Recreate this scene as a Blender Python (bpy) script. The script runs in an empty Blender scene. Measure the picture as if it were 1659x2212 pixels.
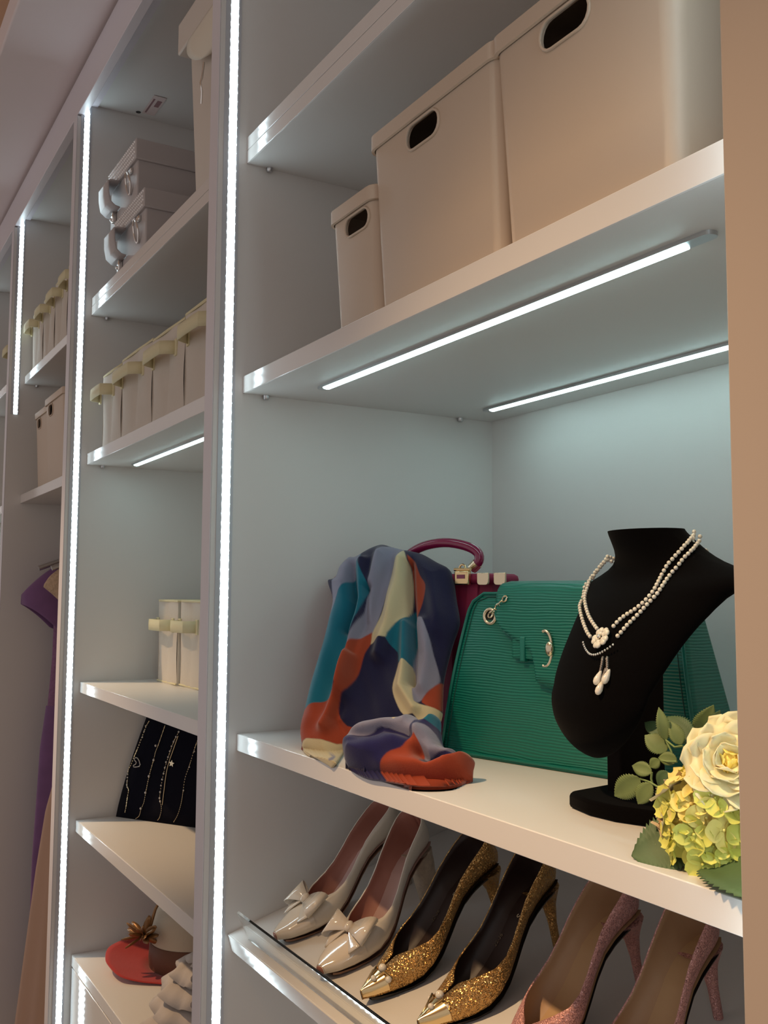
import bpy, bmesh, math, random
import numpy as np
from mathutils import Vector, Matrix, Euler
from mathutils.bvhtree import BVHTree
R_ = math.radians
random.seed(7)
scene = bpy.context.scene
COL = scene.collection

# ------------------------------------------------------------------ camera
FPX, CX, CY, IW, IH = 2122.0, 829.5, 1106.0, 1659, 2212
CAM = np.array([1.241, -0.4575, 1.40])
def _cd(p):
    v = np.array([p[0]-CX, p[1]-CY, FPX]); return v/np.linalg.norm(v)
_ex = -_cd((-414, 1279)); _ey = _cd((4480, 1305)); _ey = _ey - _ex*_ex.dot(_ey); _ey /= np.linalg.norm(_ey)
CR = np.array([_ex, _ey, np.cross(_ex, _ey)])          # photo axes -> world
cam_d = bpy.data.cameras.new('camera'); cam = bpy.data.objects.new('camera', cam_d); COL.objects.link(cam)
cam_d.sensor_fit = 'HORIZONTAL'; cam_d.sensor_width = 36; cam_d.lens = FPX/IW*36
cam_d.clip_start = 0.02
_m = Matrix.Identity(4)
for i in range(3):
    _m[i][0] = CR[i][0]; _m[i][1] = -CR[i][1]; _m[i][2] = -CR[i][2]; _m[i][3] = CAM[i]
cam.matrix_world = _m
scene.camera = cam
def ray(p): return CR @ np.array([p[0]-CX, p[1]-CY, FPX])
def wY(p, y): r = ray(p); return CAM + r*((y-CAM[1])/r[1])
def wX(p, x): r = ray(p); return CAM + r*((x-CAM[0])/r[0])
def wZ(p, z): r = ray(p); return CAM + r*((z-CAM[2])/r[2])
def wP(p, p0, n):
    r = ray(p); return CAM + r*(np.dot(n, p0-CAM)/np.dot(n, r))

# ------------------------------------------------------------------ world, lights, exposure
world = bpy.data.worlds.new('world'); scene.world = world; world.use_nodes = True
bg = world.node_tree.nodes['Background']
bg.inputs[0].default_value = (1.0, 0.88, 0.83, 1); bg.inputs[1].default_value = WORLD_STRENGTH = 0.47
vs = scene.view_settings
vs.view_transform = 'Standard'; vs.look = 'None'; vs.gamma = 1.0; vs.use_curve_mapping = False
vs.exposure = 0.0
scene.cycles.use_denoising = True
scene.cycles.max_bounces = 7; scene.cycles.diffuse_bounces = 4; scene.cycles.glossy_bounces = 3
scene.cycles.use_adaptive_sampling = True; scene.cycles.adaptive_threshold = 0.02
scene.cycles.transmission_bounces = 5; scene.cycles.transparent_max_bounces = 8
scene.cycles.sample_clamp_indirect = 4.0
scene.cycles.caustics_reflective = False; scene.cycles.caustics_refractive = False
LED_L = 12.0          # radiance of the upright LED strips
LAMP_L = 11.5         # radiance of the under-shelf lamps
LED_COL = (0.74, 0.93, 1.0)
def spot(name, loc, target, watts, col, size, blend=0.6, radius=0.03):
    l = bpy.data.lights.new(name, 'SPOT'); l.energy = watts; l.color = col
    l.spot_size = R_(size); l.spot_blend = blend; l.shadow_soft_size = radius
    o = bpy.data.objects.new(name, l); COL.objects.link(o); o.location = loc
    o.rotation_euler = (Vector(target)-Vector(loc)).to_track_quat('-Z', 'Y').to_euler()
    return o
WARM = (1.0, 0.66, 0.36)
spot('ceiling_downlight', (-1.45, -1.15, 2.95), (-0.70, 0.1, 0.70), 150, WARM, 27, 1.0)
spot('ceiling_downlight', (0.42, -1.15, 2.95), (0.80, 0.0, 0.75), 190, WARM, 42, 1.0)
spot('ceiling_downlight', (-3.2, -1.15, 2.95), (-2.4, 0.1, 0.9), 60, WARM, 42)

# ------------------------------------------------------------------ helpers
def setp(o, label=None, cat=None, group=None, kind=None):
    if label: o['label'] = label
    if cat: o['category'] = cat
    if group: o['group'] = group
    if kind: o['kind'] = kind
    return o
def thing(name, loc, label, cat, group=None, rotz=0.0, rot=None):
    o = bpy.data.objects.new(name, None); COL.objects.link(o)
    o.empty_display_size = 0.02
    o.location = loc
    o.rotation_euler = rot if rot else (0, 0, rotz)
    return setp(o, label, cat, group)
def lmat(o):
    return Matrix.LocRotScale(o.location, o.rotation_euler, None)
def clone(o, parent=None):
    c = o.copy(); COL.objects.link(c); c.parent = parent
    for ch in o.children: clone(ch, c)
    return c

class MB:
    """collects geometry for one mesh"""
    def __init__(s): s.v = []; s.f = []; s.m = []; s.col = None
    def add(s, vs, fs, m=0):
        b = len(s.v); s.v += [tuple(map(float, v)) for v in vs]
        s.f += [tuple(i+b for i in f) for f in fs]; s.m += [m]*len(fs); return s
    def box(s, x0, x1, y0, y1, z0, z1, m=0):
        v = [(x, y, z) for z in (z0, z1) for y in (y0, y1) for x in (x0, x1)]
        return s.add(v, [(0,2,3,1),(4,5,7,6),(0,1,5,4),(2,6,7,3),(0,4,6,2),(1,3,7,5)], m)
    def obox(s, c, ax, ay, az, m=0):
        """box from a centre and three half-axis vectors"""
        c, ax, ay, az = map(Vector, (c, ax, ay, az))
        v = [c+ax*i+ay*j+az*k for k in (-1,1) for j in (-1,1) for i in (-1,1)]
        return s.add(v, [(0,2,3,1),(4,5,7,6),(0,1,5,4),(2,6,7,3),(0,4,6,2),(1,3,7,5)], m)
    def tube(s, pts, r, n=8, m=0, cap=True, closed=False):
        pts = [Vector(p) for p in pts]; k = len(pts)
        rs = r if hasattr(r, '__len__') else [r]*k
        vs = []; fs = []
        nrm = None
        for i, p in enumerate(pts):
            if closed: t = pts[(i+1) % k]-pts[i-1]
            else: t = pts[min(i+1, k-1)]-pts[max(i-1, 0)]
            if t.length < 1e-9: t = Vector((0,0,1))
            t.normalize()
            if nrm is None:
                nrm = t.orthogonal().normalized()
            else:
                nrm = nrm - t*nrm.dot(t)
                nrm = nrm.normalized() if nrm.length > 1e-6 else t.orthogonal().normalized()
            b = t.cross(nrm)
            for j in range(n):
                a = 2*math.pi*j/n
                vs.append(p+(nrm*math.cos(a)+b*math.sin(a))*rs[i])
        for i in range(k if closed else k-1):
            i2 = (i+1) % k
            for j in range(n):
                fs.append((i*n+j, i*n+(j+1) % n, i2*n+(j+1) % n, i2*n+j))
        if cap and not closed:
            fs.append(tuple(range(n-1, -1, -1))); fs.append(tuple((k-1)*n+j for j in range(n)))
        return s.add(vs, fs, m)
    def lathe(s, prof, n=24, c=(0,0,0), ax=((1,0,0),(0,1,0),(0,0,1)), m=0):
        c = Vector(c); X, Y, Z = map(Vector, ax); vs = []; fs = []; k = len(prof)
        for r, z in prof:
            for j in range(n):
                a = 2*math.pi*j/n
                vs.append(c+X*(r*math.cos(a))+Y*(r*math.sin(a))+Z*z)
        for i in range(k-1):
            for j in range(n):
                fs.append((i*n+j, i*n+(j+1) % n, (i+1)*n+(j+1) % n, (i+1)*n+j))
        if prof[0][0] > 1e-6: fs.append(tuple(range(n-1, -1, -1)))
        if prof[-1][0] > 1e-6: fs.append(tuple((k-1)*n+j for j in range(n)))
        return s.add(vs, fs, m)
    def ball(s, c, r, nu=10, nv=7, m=0, sc=(1,1,1), rot=None):
        vs = []; fs = []
        for i in range(nv+1):
            th = math.pi*i/nv
            for j in range(nu):
                a = 2*math.pi*j/nu
                q = Vector((math.sin(th)*math.cos(a)*sc[0], math.sin(th)*math.sin(a)*sc[1], math.cos(th)*sc[2]))*r
                if rot is not None: q = rot @ q
                vs.append(Vector(c)+q)
        for i in range(nv):
            for j in range(nu):
                fs.append((i*nu+j, (i+1)*nu+j, (i+1)*nu+(j+1) % nu, i*nu+(j+1) % nu))
        return s.add(vs, fs, m)
    def grid(s, rows, m=0, closed=False):
        n = len(rows[0]); vs = [p for r in rows for p in r]; fs = []
        for i in range(len(rows)-1):
            for j in range(n if closed else n-1):
                fs.append((i*n+j, i*n+(j+1) % n, (i+1)*n+(j+1) % n, (i+1)*n+j))
        return s.add(vs, fs, m)
    def prism(s, poly, ext, m=0):
        """a planar polygon (3-D points) extruded along ext"""
        k = len(poly); e = Vector(ext)
        v = [Vector(p) for p in poly]+[Vector(p)+e for p in poly]
        fs = [tuple(range(k-1, -1, -1)), tuple(range(k, 2*k))]
        fs += [(i, (i+1) % k, k+(i+1) % k, k+i) for i in range(k)]
        return s.add(v, fs, m)
    def xform(s, M):
        s.v = [tuple(M @ Vector(v)) for v in s.v]; return s
    def build(s, name, mats, parent=None, smooth=None, world=False, bevel=0, seg=2, solid=0, solid_off=-1, matoff=0, subsurf=0, weld=False, recalc=True):
        me = bpy.data.meshes.new(name)
        vv = s.v
        if world and parent is not None:
            M = lmat(parent)
            if parent.parent is not None: M = lmat(parent.parent) @ M
            M = M.inverted(); vv = [tuple(M @ Vector(v)) for v in s.v]
        me.from_pydata(vv, [], s.f)
        if not isinstance(mats, (list, tuple)): mats = [mats]
        for q in mats: me.materials.append(q)
        if len(mats) > 1: me.polygons.foreach_set('material_index', s.m)
        if weld or recalc:
            b = bmesh.new(); b.from_mesh(me)
            if weld: bmesh.ops.remove_doubles(b, verts=b.verts, dist=1e-5)
            if recalc: bmesh.ops.recalc_face_normals(b, faces=b.faces)
            b.to_mesh(me); b.free()
        if s.col is not None:
            at = me.color_attributes.new('print', 'FLOAT_COLOR', 'POINT')
            at.data.foreach_set('color', np.asarray(s.col, dtype=np.float32).ravel())
        if smooth is not None:
            for p in me.polygons: p.use_smooth = True
            me.set_sharp_from_angle(angle=R_(smooth))
        me.update()
        o = bpy.data.objects.new(name, me); COL.objects.link(o)
        if parent is not None: o.parent = parent
        if solid:
            q = o.modifiers.new('solid', 'SOLIDIFY'); q.thickness = solid; q.offset = solid_off; q.material_offset = matoff
        if subsurf:
            q = o.modifiers.new('sub', 'SUBSURF'); q.levels = subsurf; q.render_levels = subsurf
        if bevel:
            q = o.modifiers.new('bev', 'BEVEL'); q.width = bevel; q.segments = seg; q.limit_method = 'ANGLE'; q.angle_limit = R_(40)
            if smooth is None:
                for p in me.polygons: p.use_smooth = True
                q.harden_normals = False
                me.set_sharp_from_angle(angle=R_(60))
        return o

def catmull(pts, n):
    """n samples through the points"""
    P = [np.array(p, float) for p in pts]; k = len(P)-1; out = []
    for i in range(n):
        t = k*i/(n-1); j = min(int(t), k-1); u = t-j
        p0 = P[max(j-1,0)]; p1 = P[j]; p2 = P[j+1]; p3 = P[min(j+2,k)]
        out.append(0.5*((2*p1)+(-p0+p2)*u+(2*p0-5*p1+4*p2-p3)*u*u+(-p0+3*p1-3*p2+p3)*u**3))
    return out
def interp(xs, ys, x): return float(np.interp(x, xs, ys))

# ------------------------------------------------------------------ materials
def lin(c):
    return tuple(((v/255)/12.92 if v/255 <= 0.04045 else ((v/255+0.055)/1.055)**2.4) for v in c)
_mc = {}
def mat(name, col, rough=0.5, metal=0.0, spec=0.5, bump=None, var=0.0, vscale=40, coat=0.0, sheen=0.0, trans=0.0, subs=0.0, emit=None, alpha=1.0):
    """bump = (scale, strength, distance[, stretch xyz])"""
    if name in _mc: return _mc[name]
    m = bpy.data.materials.new(name); m.use_nodes = True; nt = m.node_tree; N = nt.nodes; L = nt.links
    b = N['Principled BSDF']
    b.inputs['Base Color'].default_value = (*col, 1); b.inputs['Roughness'].default_value = rough
    b.inputs['Metallic'].default_value = metal; b.inputs['Specular IOR Level'].default_value = spec
    b.inputs['Coat Weight'].default_value = coat; b.inputs['Coat Roughness'].default_value = 0.05
    b.inputs['Sheen Weight'].default_value = sheen
    b.inputs['Transmission Weight'].default_value = trans
    b.inputs['Subsurface Weight'].default_value = subs; b.inputs['Subsurface Scale'].default_value = 0.01
    if emit:
        b.inputs['Emission Color'].default_value = (*emit[0], 1); b.inputs['Emission Strength'].default_value = emit[1]
    tc = N.new('ShaderNodeTexCoord')
    if bump:
        mp = N.new('ShaderNodeMapping'); L.new(tc.outputs['Object'], mp.inputs['Vector'])
        if len(bump) > 3: mp.inputs['Scale'].default_value = bump[3]
        t = N.new('ShaderNodeTexNoise'); t.inputs['Scale'].default_value = bump[0]; t.inputs['Detail'].default_value = 3
        L.new(mp.outputs[0], t.inputs['Vector'])
        bm_ = N.new('ShaderNodeBump'); bm_.inputs['Strength'].default_value = bump[1]; bm_.inputs['Distance'].default_value = bump[2]
        L.new(t.outputs['Fac'], bm_.inputs['Height']); L.new(bm_.outputs[0], b.inputs['Normal'])
    if var:
        t = N.new('ShaderNodeTexNoise'); t.inputs['Scale'].default_value = vscale; t.inputs['Detail'].default_value = 4
        L.new(tc.outputs['Object'], t.inputs['Vector'])
        mx = N.new('ShaderNodeMix'); mx.data_type = 'RGBA'
        mx.inputs['A'].default_value = (*[c*(1-var) for c in col], 1); mx.inputs['B'].default_value = (*[min(1, c*(1+var)) for c in col], 1)
        L.new(t.outputs['Fac'], mx.inputs['Factor']); L.new(mx.outputs['Result'], b.inputs['Base Color'])
    _mc[name] = m
    return m
def emission(name, col, strength):
    if name in _mc: return _mc[name]
    m = bpy.data.materials.new(name); m.use_nodes = True; nt = m.node_tree
    b = nt.nodes['Principled BSDF']; b.inputs['Base Color'].default_value = (0.8, 0.8, 0.8, 1)
    b.inputs['Emission Color'].default_value = (*col, 1); b.inputs['Emission Strength'].default_value = strength
    _mc[name] = m
    return m
def glitter(name, c1, c2, scale, metal=0.9, rough=0.28, tilt=0.55):
    m = bpy.data.materials.new(name); m.use_nodes = True; nt = m.node_tree; N = nt.nodes; L = nt.links
    b = N['Principled BSDF']; tc = N.new('ShaderNodeTexCoord')
    v = N.new('ShaderNodeTexVoronoi'); v.inputs['Scale'].default_value = scale; L.new(tc.outputs['Object'], v.inputs['Vector'])
    sub = N.new('ShaderNodeVectorMath'); sub.operation = 'SUBTRACT'; L.new(v.outputs['Color'], sub.inputs[0]); sub.inputs[1].default_value = (0.5, 0.5, 0.5)
    sc_ = N.new('ShaderNodeVectorMath'); sc_.operation = 'SCALE'; L.new(sub.outputs[0], sc_.inputs[0]); sc_.inputs['Scale'].default_value = tilt*2
    ge = N.new('ShaderNodeNewGeometry'); ad = N.new('ShaderNodeVectorMath'); L.new(ge.outputs['Normal'], ad.inputs[0]); L.new(sc_.outputs[0], ad.inputs[1])
    no = N.new('ShaderNodeVectorMath'); no.operation = 'NORMALIZE'; L.new(ad.outputs[0], no.inputs[0]); L.new(no.outputs[0], b.inputs['Normal'])
    mx = N.new('ShaderNodeMix'); mx.data_type = 'RGBA'; mx.inputs['A'].default_value = (*c1, 1); mx.inputs['B'].default_value = (*c2, 1)
    sep = N.new('ShaderNodeSeparateColor'); L.new(v.outputs['Color'], sep.inputs[0]); L.new(sep.outputs[0], mx.inputs['Factor'])
    L.new(mx.outputs['Result'], b.inputs['Base Color'])
    b.inputs['Metallic'].default_value = metal; b.inputs['Roughness'].default_value = rough
    return m
# white laminate with a very fine woven grain
M_LAM = mat('white_laminate', (0.74, 0.73, 0.71), 0.42, bump=(220, 0.10, 0.0006, (1, 6, 6)))
M_EDGE = mat('gloss_edge_band', (0.76, 0.74, 0.72), 0.14, bump=(150, 0.05, 0.0004, (1, 8, 8)))
M_GLOSS = mat('gloss_white_lacquer', (0.74, 0.73, 0.72), 0.07)
M_POST = mat('panel_front_edge', (0.74, 0.72, 0.77), 0.40)
M_ALU = mat('brushed_aluminium', (0.62, 0.63, 0.65), 0.32, 1.0)
M_GREYCH = mat('grey_channel', (0.55, 0.57, 0.61), 0.45, 0.2)
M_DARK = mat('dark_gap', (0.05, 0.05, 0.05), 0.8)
M_LED = emission('led_light', LED_COL, LED_L)
M_LEDBASE = emission('led_diffuser_light', LED_COL, LED_L*0.2)
M_LAMP = emission('lamp_light', (0.66, 1.0, 1.0), LAMP_L)
M_CEIL = mat('ceiling_paint', (0.82, 0.73, 0.74), 0.7)
M_FASCIA = mat('fascia_paint', (0.74, 0.70, 0.75), 0.35)
M_WARMCEIL = mat('hall_ceiling_paint', (0.70, 0.50, 0.36), 0.8)
M_FLOOR = mat('floor_tile', (0.27, 0.215, 0.17), 0.35, var=0.15, vscale=6)
M_ENDWALL = mat('beige_end_panel', (0.44, 0.365, 0.31), 0.42, bump=(300, 0.06, 0.0004))

# ================================================================== structure
FY, SY, BY = 0.0, 0.0425, 0.4625       # panel fronts, shelf fronts, back
def struct(name, mb, m, **k):
    o = mb.build(name, m, **k); o['kind'] = 'structure'; return o
struct('floor', MB().box(-4.2, 2.6, -3.2, 0.50, -0.04, 0.0), M_FLOOR)
struct('ceiling', MB().box(-4.2, 2.6, -0.162, 0.50, 2.5375, 2.60), M_CEIL, bevel=0.004)
struct('ceiling', MB().box(-4.2, 2.6, -3.2, -0.05, 3.0, 3.05), M_WARMCEIL)
struct('trim_1', MB().box(-4.2, 2.6, -0.05, -0.02, 2.60, 3.0), M_WARMCEIL)
struct('wall_back', MB().box(-4.2, 2.6, 0.476, 0.50, 0.0, 2.53), M_CEIL)
struct('wall_right', MB().box(0.8545, 1.12, 0.0, 0.474, 0.0, 2.437), M_ENDWALL, bevel=0.0012)
# the fascia board above the doors' plane, a shadow gap over it
struct('trim_2', MB().box(-4.2, 2.6, 0.0, 0.018, 2.440, 2.529), M_FASCIA, bevel=0.001)
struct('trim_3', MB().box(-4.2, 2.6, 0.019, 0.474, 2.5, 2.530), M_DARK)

def led_strip(parent, x, sgn, z0, z1):
    """LED profile let into the inner face of a panel at X = x, shining along sgn"""
    e = 0.0012*sgn
    ch = MB()
    def bx(y0, y1, d): 
        xa, xb = sorted((x, x+d)); return MB().box(xa, xb, y0, y1, z0, z1)
    c = MB()
    for y0, y1 in ((0.0072, 0.0142), (0.0258, 0.0300)):
        xa, xb = sorted((x, x+0.0016*sgn)); c.box(xa, xb, y0, y1, z0, z1)
    o = c.build('led_channel', M_GREYCH, parent, world=True)
    d = MB(); xa, xb = sorted((x, x+0.0008*sgn)); d.box(xa, xb, 0.0156, 0.0244, z0, z1)
    dd = d.build('led_ribbon', M_LEDBASE, o, world=True)
    b = MB(); n = int((z1-z0)/0.0125)
    for i in range(n):
        z = z0+0.008+i*0.0125; xo = x+0.0018*sgn; r = 0.0060
        k = [(xo, 0.0200+r*math.cos(a)*sgn, z+r*math.sin(a)) for a in [math.pi/4*j for j in range(8)]]
        b.add(k, [tuple(range(8))])
    bo = b.build('led_chips', M_LED, o, world=True, recalc=False); bo['kind'] = 'stuff'
    return o
def shelf(parent, x0, x1, z0, z1, y0=SY, y1=BY, split=False):
    mb = MB().box(x0, x1, y0+0.0008, y1, z0, z1)
    o = mb.build('shelf', M_LAM, parent, world=True, bevel=0.0006)
    if split:
        zm = (z0+z1)/2
        for a, b in ((z0, zm-0.0004), (zm+0.0004, z1)):
            MB().box(x0, x1, y0-0.0004, y0+0.0007, a, b).build('edge_band', M_EDGE, o, world=True, bevel=0.0005)
    else:
        MB().box(x0, x1, y0-0.0004, y0+0.0007, z0, z1).build('edge_band', M_EDGE, o, world=True, bevel=0.0005)
    # little shelf-pin covers
    return o
def pin(parent, x, y, z, sgn):
    m = MB(); m.lathe([(0.0, 0.0), (0.0045, 0.0), (0.0045, -0.004), (0.003, -0.006), (0, -0.0062)], 12, (x+0.004*sgn, y, z))
    m.build('shelf_pin', M_ALU, parent, world=True, smooth=40)
def stadium(x0, x1, y0, y1, n=8):
    r = (y1-y0)/2; yc = (y0+y1)/2; p = []
    for i in range(n+1):
        a = -math.pi/2+math.pi*i/n; p.append((x1-r+r*math.cos(a), yc+r*math.sin(a)))
    for i in range(n+1):
        a = math.pi/2+math.pi*i/n; p.append((x0+r+r*math.cos(a), yc+r*math.sin(a)))
    return p
def shelf_lamp(parent, x0, x1, y0, y1, z, d0=0.018, d1=0.030):
    """slim aluminium lamp let into the underside of a shelf at height z"""
    h = MB().prism([(x, y, z) for x, y in stadium(x0, x1, y0, y1)], (0, 0, -0.0035))
    o = h.build('shelf_lamp', M_ALU, parent, world=True, smooth=40)
    dz = z-0.0036
    w = (y1-y0)*0.42; yc = (y0+y1)/2
    m = MB(); a, b = x0+d0, x1-d1; rows = []
    for x in (a, b):
        rows.append([(x, yc-w*math.cos(t), dz-0.0022*math.sin(t)) for t in [math.pi*k/6 for k in range(7)]])
    m.grid(rows); m.add([rows[0][k] for k in range(7)], [tuple(range(7))]); m.add([rows[1][k] for k in range(7)], [tuple(range(7))])
    m.build('diffuser', M_LAMP, o, world=True, smooth=50)
    return o
ZA0, ZA1, ZB0, ZB1, ZC0, ZC1 = 1.998, 2.036, 1.6735, 1.697, 1.194, 1.216
ZTOP = 2.468
def unit(x0, x1, label, led=(0.05, 2.462), ledr=True):
    u = thing('wardrobe_unit', ((x0+x1)/2, 0.2, 0.0), label, 'wardrobe', 'white lit wardrobe units in a row')
    for xa, w_ in ((x0-0.031, 0.0152), (x0-0.0152, 0.0152)):
        MB().prism([(xa, y, z) for y, z in ((FY, 0), (0.474, 0), (0.474, 2.495), (0.0192, 2.495), (0.0192, 2.437), (FY, 2.437))], (w_, 0, 0)).build('side_panel', M_LAM, u, world=True, bevel=0.0008)
    MB().box(x0-0.031, x0, -0.0012, -0.0002, 0.0, 2.439).build('front_edge_band', M_POST, u, world=True, bevel=0.0004)
    MB().box(x0, x1, BY+0.0005, 0.474, 0.0, 2.495).build('back_panel', M_LAM, u, world=True)
    t = MB().box(x0, x1, SY, BY, ZTOP, ZTOP+0.019).build('top_panel', M_LAM, u, world=True, bevel=0.0006)
    MB().box(x0-0.031, x1, 0.0185, SY-0.001, ZTOP-0.004, ZTOP+0.030).build('top_rail', M_FASCIA, u, world=True)
    MB().box(x0, x1, SY, BY, 0.02, 0.07).build('base_panel', M_LAM, u, world=True, bevel=0.0006)
    led_strip(u, x0, 1, *led)
    return u
U1 = unit(0.0, 0.8545, 'wardrobe unit at the right with handbags, necklace bust and high heels')
U2 = unit(-0.874, -0.031, 'wardrobe unit second from the right, with file boxes, jewellery board and red hat')
U3 = unit(-1.633, -0.905, 'wardrobe unit with a purple dress hanging under two cream bins', led=(1.90, 2.462))
U4 = unit(-2.40, -1.664, 'leftmost wardrobe unit, cut off by the left edge of the picture')
led_strip(U1, 0.8545, -1, 0.05, 2.43)
# shelves: unit 1
shelf(U1, 0, 0.8545, ZA0, ZA1, split=True); sB = shelf(U1, 0, 0.8545, ZB0, ZB1); shelf(U1, 0, 0.8545, ZC0, ZC1)
for z in (ZA0, ZB0):
    pin(U1, 0.0, 0.075, z, 1); pin(U1, 0.0, 0.40, z, 1)
shelf_lamp(U1, 0.0905, 0.7485, 0.1085, 0.1225, ZB0); shelf_lamp(U1, 0.079, 0.737, 0.385, 0.399, ZB0)
# slanted shoe shelf with a clear acrylic stop
sl = math.atan(0.276)
mD = MB().box(0, 0.8545, 0, 0.435, -0.022, 0.0)
MD = Matrix.Translation((0, 0.0353, 0.9599)) @ Matrix.Rotation(sl, 4, 'X')
oD = mD.xform(MD).build('shoe_shelf', M_LAM, U1, world=True, bevel=0.0006)
MB().box(0, 0.8545, -0.0012, -0.0002, -0.022, 0.0).xform(MD).build('edge_band', M_EDGE, oD, world=True)
def acrylic():
    m = bpy.data.materials.new('clear_acrylic'); m.use_nodes = True; b = m.node_tree.nodes['Principled BSDF']
    b.inputs['Base Color'].default_value = (0.93, 0.95, 0.93, 1); b.inputs['Roughness'].default_value = 0.02
    b.inputs['Transmission Weight'].default_value = 1.0; b.inputs['IOR'].default_value = 1.30
    return m
M_ACR = acrylic()
aM = MD @ Matrix.Translation((0, 0.0125, 0)) @ Matrix.Rotation(0.16, 4, 'X')
MB().box(0.0425, 0.812, -0.0015, 0.0015, 0.0003, 0.040).xform(aM).build('acrylic_stop', M_ACR, U1, world=True)
# unit 2
shelf(U2, -0.874, -0.031, ZA0, ZA1, split=True); shelf(U2, -0.874, -0.031, ZB0, ZB1); shelf(U2, -0.874, -0.031, ZC0, ZC1)
ZE1, ZF1 = 0.9335, 0.6645
shelf(U2, -0.874, -0.031, ZE1-0.0235, ZE1); shelf(U2, -0.874, -0.031, ZF1-0.022, ZF1)
for z in (ZA0, ZB0): pin(U2, -0.874, 0.075, z, 1)
shelf_lamp(U2, -0.812, -0.15, 0.119, 0.133, ZB0)
dr = MB().box(-0.871, -0.034, SY, SY+0.018, 0.40, ZF1-0.0255).build('drawer_front', M_GLOSS, U2, world=True, bevel=0.001)
MB().box(-0.871, -0.034, SY, SY+0.018, 0.10, 0.395).build('drawer_front', M_GLOSS, U2, world=True, bevel=0.001)
# unit 3
shelf(U3, -1.633, -0.905, ZA0-0.010, ZA0+0.012, split=False); shelf(U3, -1.633, -0.905, 1.650, 1.674)
pin(U3, -1.633, 0.075, ZA0-0.010, 1)
MB().tube([(-1.633, 0.25, 1.634), (-0.905, 0.25, 1.634)], 0.011, 14).build('hanging_rail', M_ALU, U3, world=True, smooth=50)
# unit 4
shelf(U4, -2.40, -1.664, 2.02, 2.045); shelf(U4, -2.40, -1.664, ZB0-.03, ZB1-.03); shelf(U4, -2.40, -1.664, 1.32, 1.345)
shelf_lamp(U4, -2.32, -1.74, 0.11, 0.124, ZB0-.03)

# ================================================================== bins and boxes
M_BIN = mat('cream_plastic', (0.62, 0.50, 0.385), 0.48, bump=(400, 0.05, 0.0004))
M_FAB = mat('cream_fabric', (0.66, 0.61, 0.54), 0.85, bump=(500, 0.25, 0.0008), var=0.05, vscale=30)
M_YEL = mat('pale_yellow_webbing', (0.74, 0.68, 0.44), 0.8, bump=(600, 0.3, 0.0006))
M_LEATH = mat('pale_grey_leatherette', (0.52, 0.49, 0.49), 0.45, bump=(260, 0.18, 0.0006))
M_WLEATH = mat('cream_leatherette', (0.68, 0.62, 0.55), 0.5, bump=(260, 0.12, 0.0006))
M_CHROME = mat('chrome', (0.80, 0.79, 0.77), 0.14, 1.0)
M_GOLD = mat('polished_gold', (0.86, 0.66, 0.36), 0.18, 1.0)
M_PALEGOLD = mat('pale_gold', (0.80, 0.70, 0.50), 0.22, 1.0)

def rrect(w, d, r, n=6):
    """rounded rectangle, counter-clockwise, from (0,0) to (w,d)"""
    p = []
    for cx, cy, a0 in ((w-r, r, -90), (w-r, d-r, 0), (r, d-r, 90), (r, r, 180)):
        for i in range(n+1):
            a = R_(a0+90*i/n); p.append((cx+r*math.cos(a), cy+r*math.sin(a)))
    return p
def apply_bool(o, cutter):
    q = o.modifiers.new('cut', 'BOOLEAN'); q.operation = 'DIFFERENCE'; q.object = cutter; q.solver = 'EXACT'
    bpy.context.view_layer.update()
    dg = bpy.context.evaluated_depsgraph_get()
    me = bpy.data.meshes.new_from_object(o.evaluated_get(dg))
    o.modifiers.clear(); o.data = me
    bpy.data.objects.remove(cutter)
def storage_bin(x0, y0, z0, w, d, h, label, group, draft=0.008, hole=(0.45, 0.058, 0.024), name='storage_bin', m=None, lean=0.010):
    m = m or M_BIN
    t = thing(name, (x0+w/2, y0+d/2, z0), label, 'storage bin', group)
    def loop(f, z, inset=0.0):
        k = draft*f-inset; ly = lean*f-inset
        return [(x-w/2-0+(2*(x/w)-1)*k, y-d/2+(2*(y/d)-1)*(ly if y < d/2 else k), z) for x, y in rrect(w, d, 0.014)]
    s = MB()
    rows = [loop(0, 0, 0.003), loop(0.02, 0.003)] + [loop(f, h*f) for f in (0.3, 0.6, 0.9, 1.0)] + [loop(1.0, h, 0.003), loop(0.05, 0.004, 0.003)]
    s.grid(rows, closed=True)
    n = len(rows[0]); s.add(rows[0], [tuple(range(n-1, -1, -1))]); s.add(rows[-1], [tuple(range(n))])
    b = s.build('body', m, t, smooth=45, weld=True)
    if hole:
        hx, hw, hh = hole; cxp = -w/2+w*hx; zc = h-0.018-hh/2-0.002
        ly = -d/2-lean
        c = MB().prism([(x, -d/2-0.04, z) for x, z in stadium(cxp-hw/2, cxp+hw/2, zc-hh/2, zc+hh/2)], (0, 0.06, 0))
        co = c.build('cutter', m, t)
        apply_bool(b, co)
        for p in b.data.polygons: p.use_smooth = True
        b.data.set_sharp_from_angle(angle=R_(45))
        # smooth moulded lip round the grip
        lip = [(x, -d/2-lean*((z)/h)-0.0006, z) for x, z in stadium(cxp-hw/2, cxp+hw/2, zc-hh/2, zc+hh/2)]
        MB().tube(lip, 0.0016, 6, closed=True).build('grip_lip', m, t, smooth=60)
    s = MB(); s.grid([loop(1.0, h-0.017, -0.0002), loop(1.0, h-0.0165, -0.0028), loop(1.0, h-0.001, -0.0030), loop(1.0, h+0.0006, -0.001)], closed=True)
    tp = loop(1.0, h+0.0006, -0.001); s.add(tp, [tuple(range(len(tp)))])
    s.build('lid', m, t, smooth=50, weld=True)
    return t
GB = 'cream bins above the shelf lamps'
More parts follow.
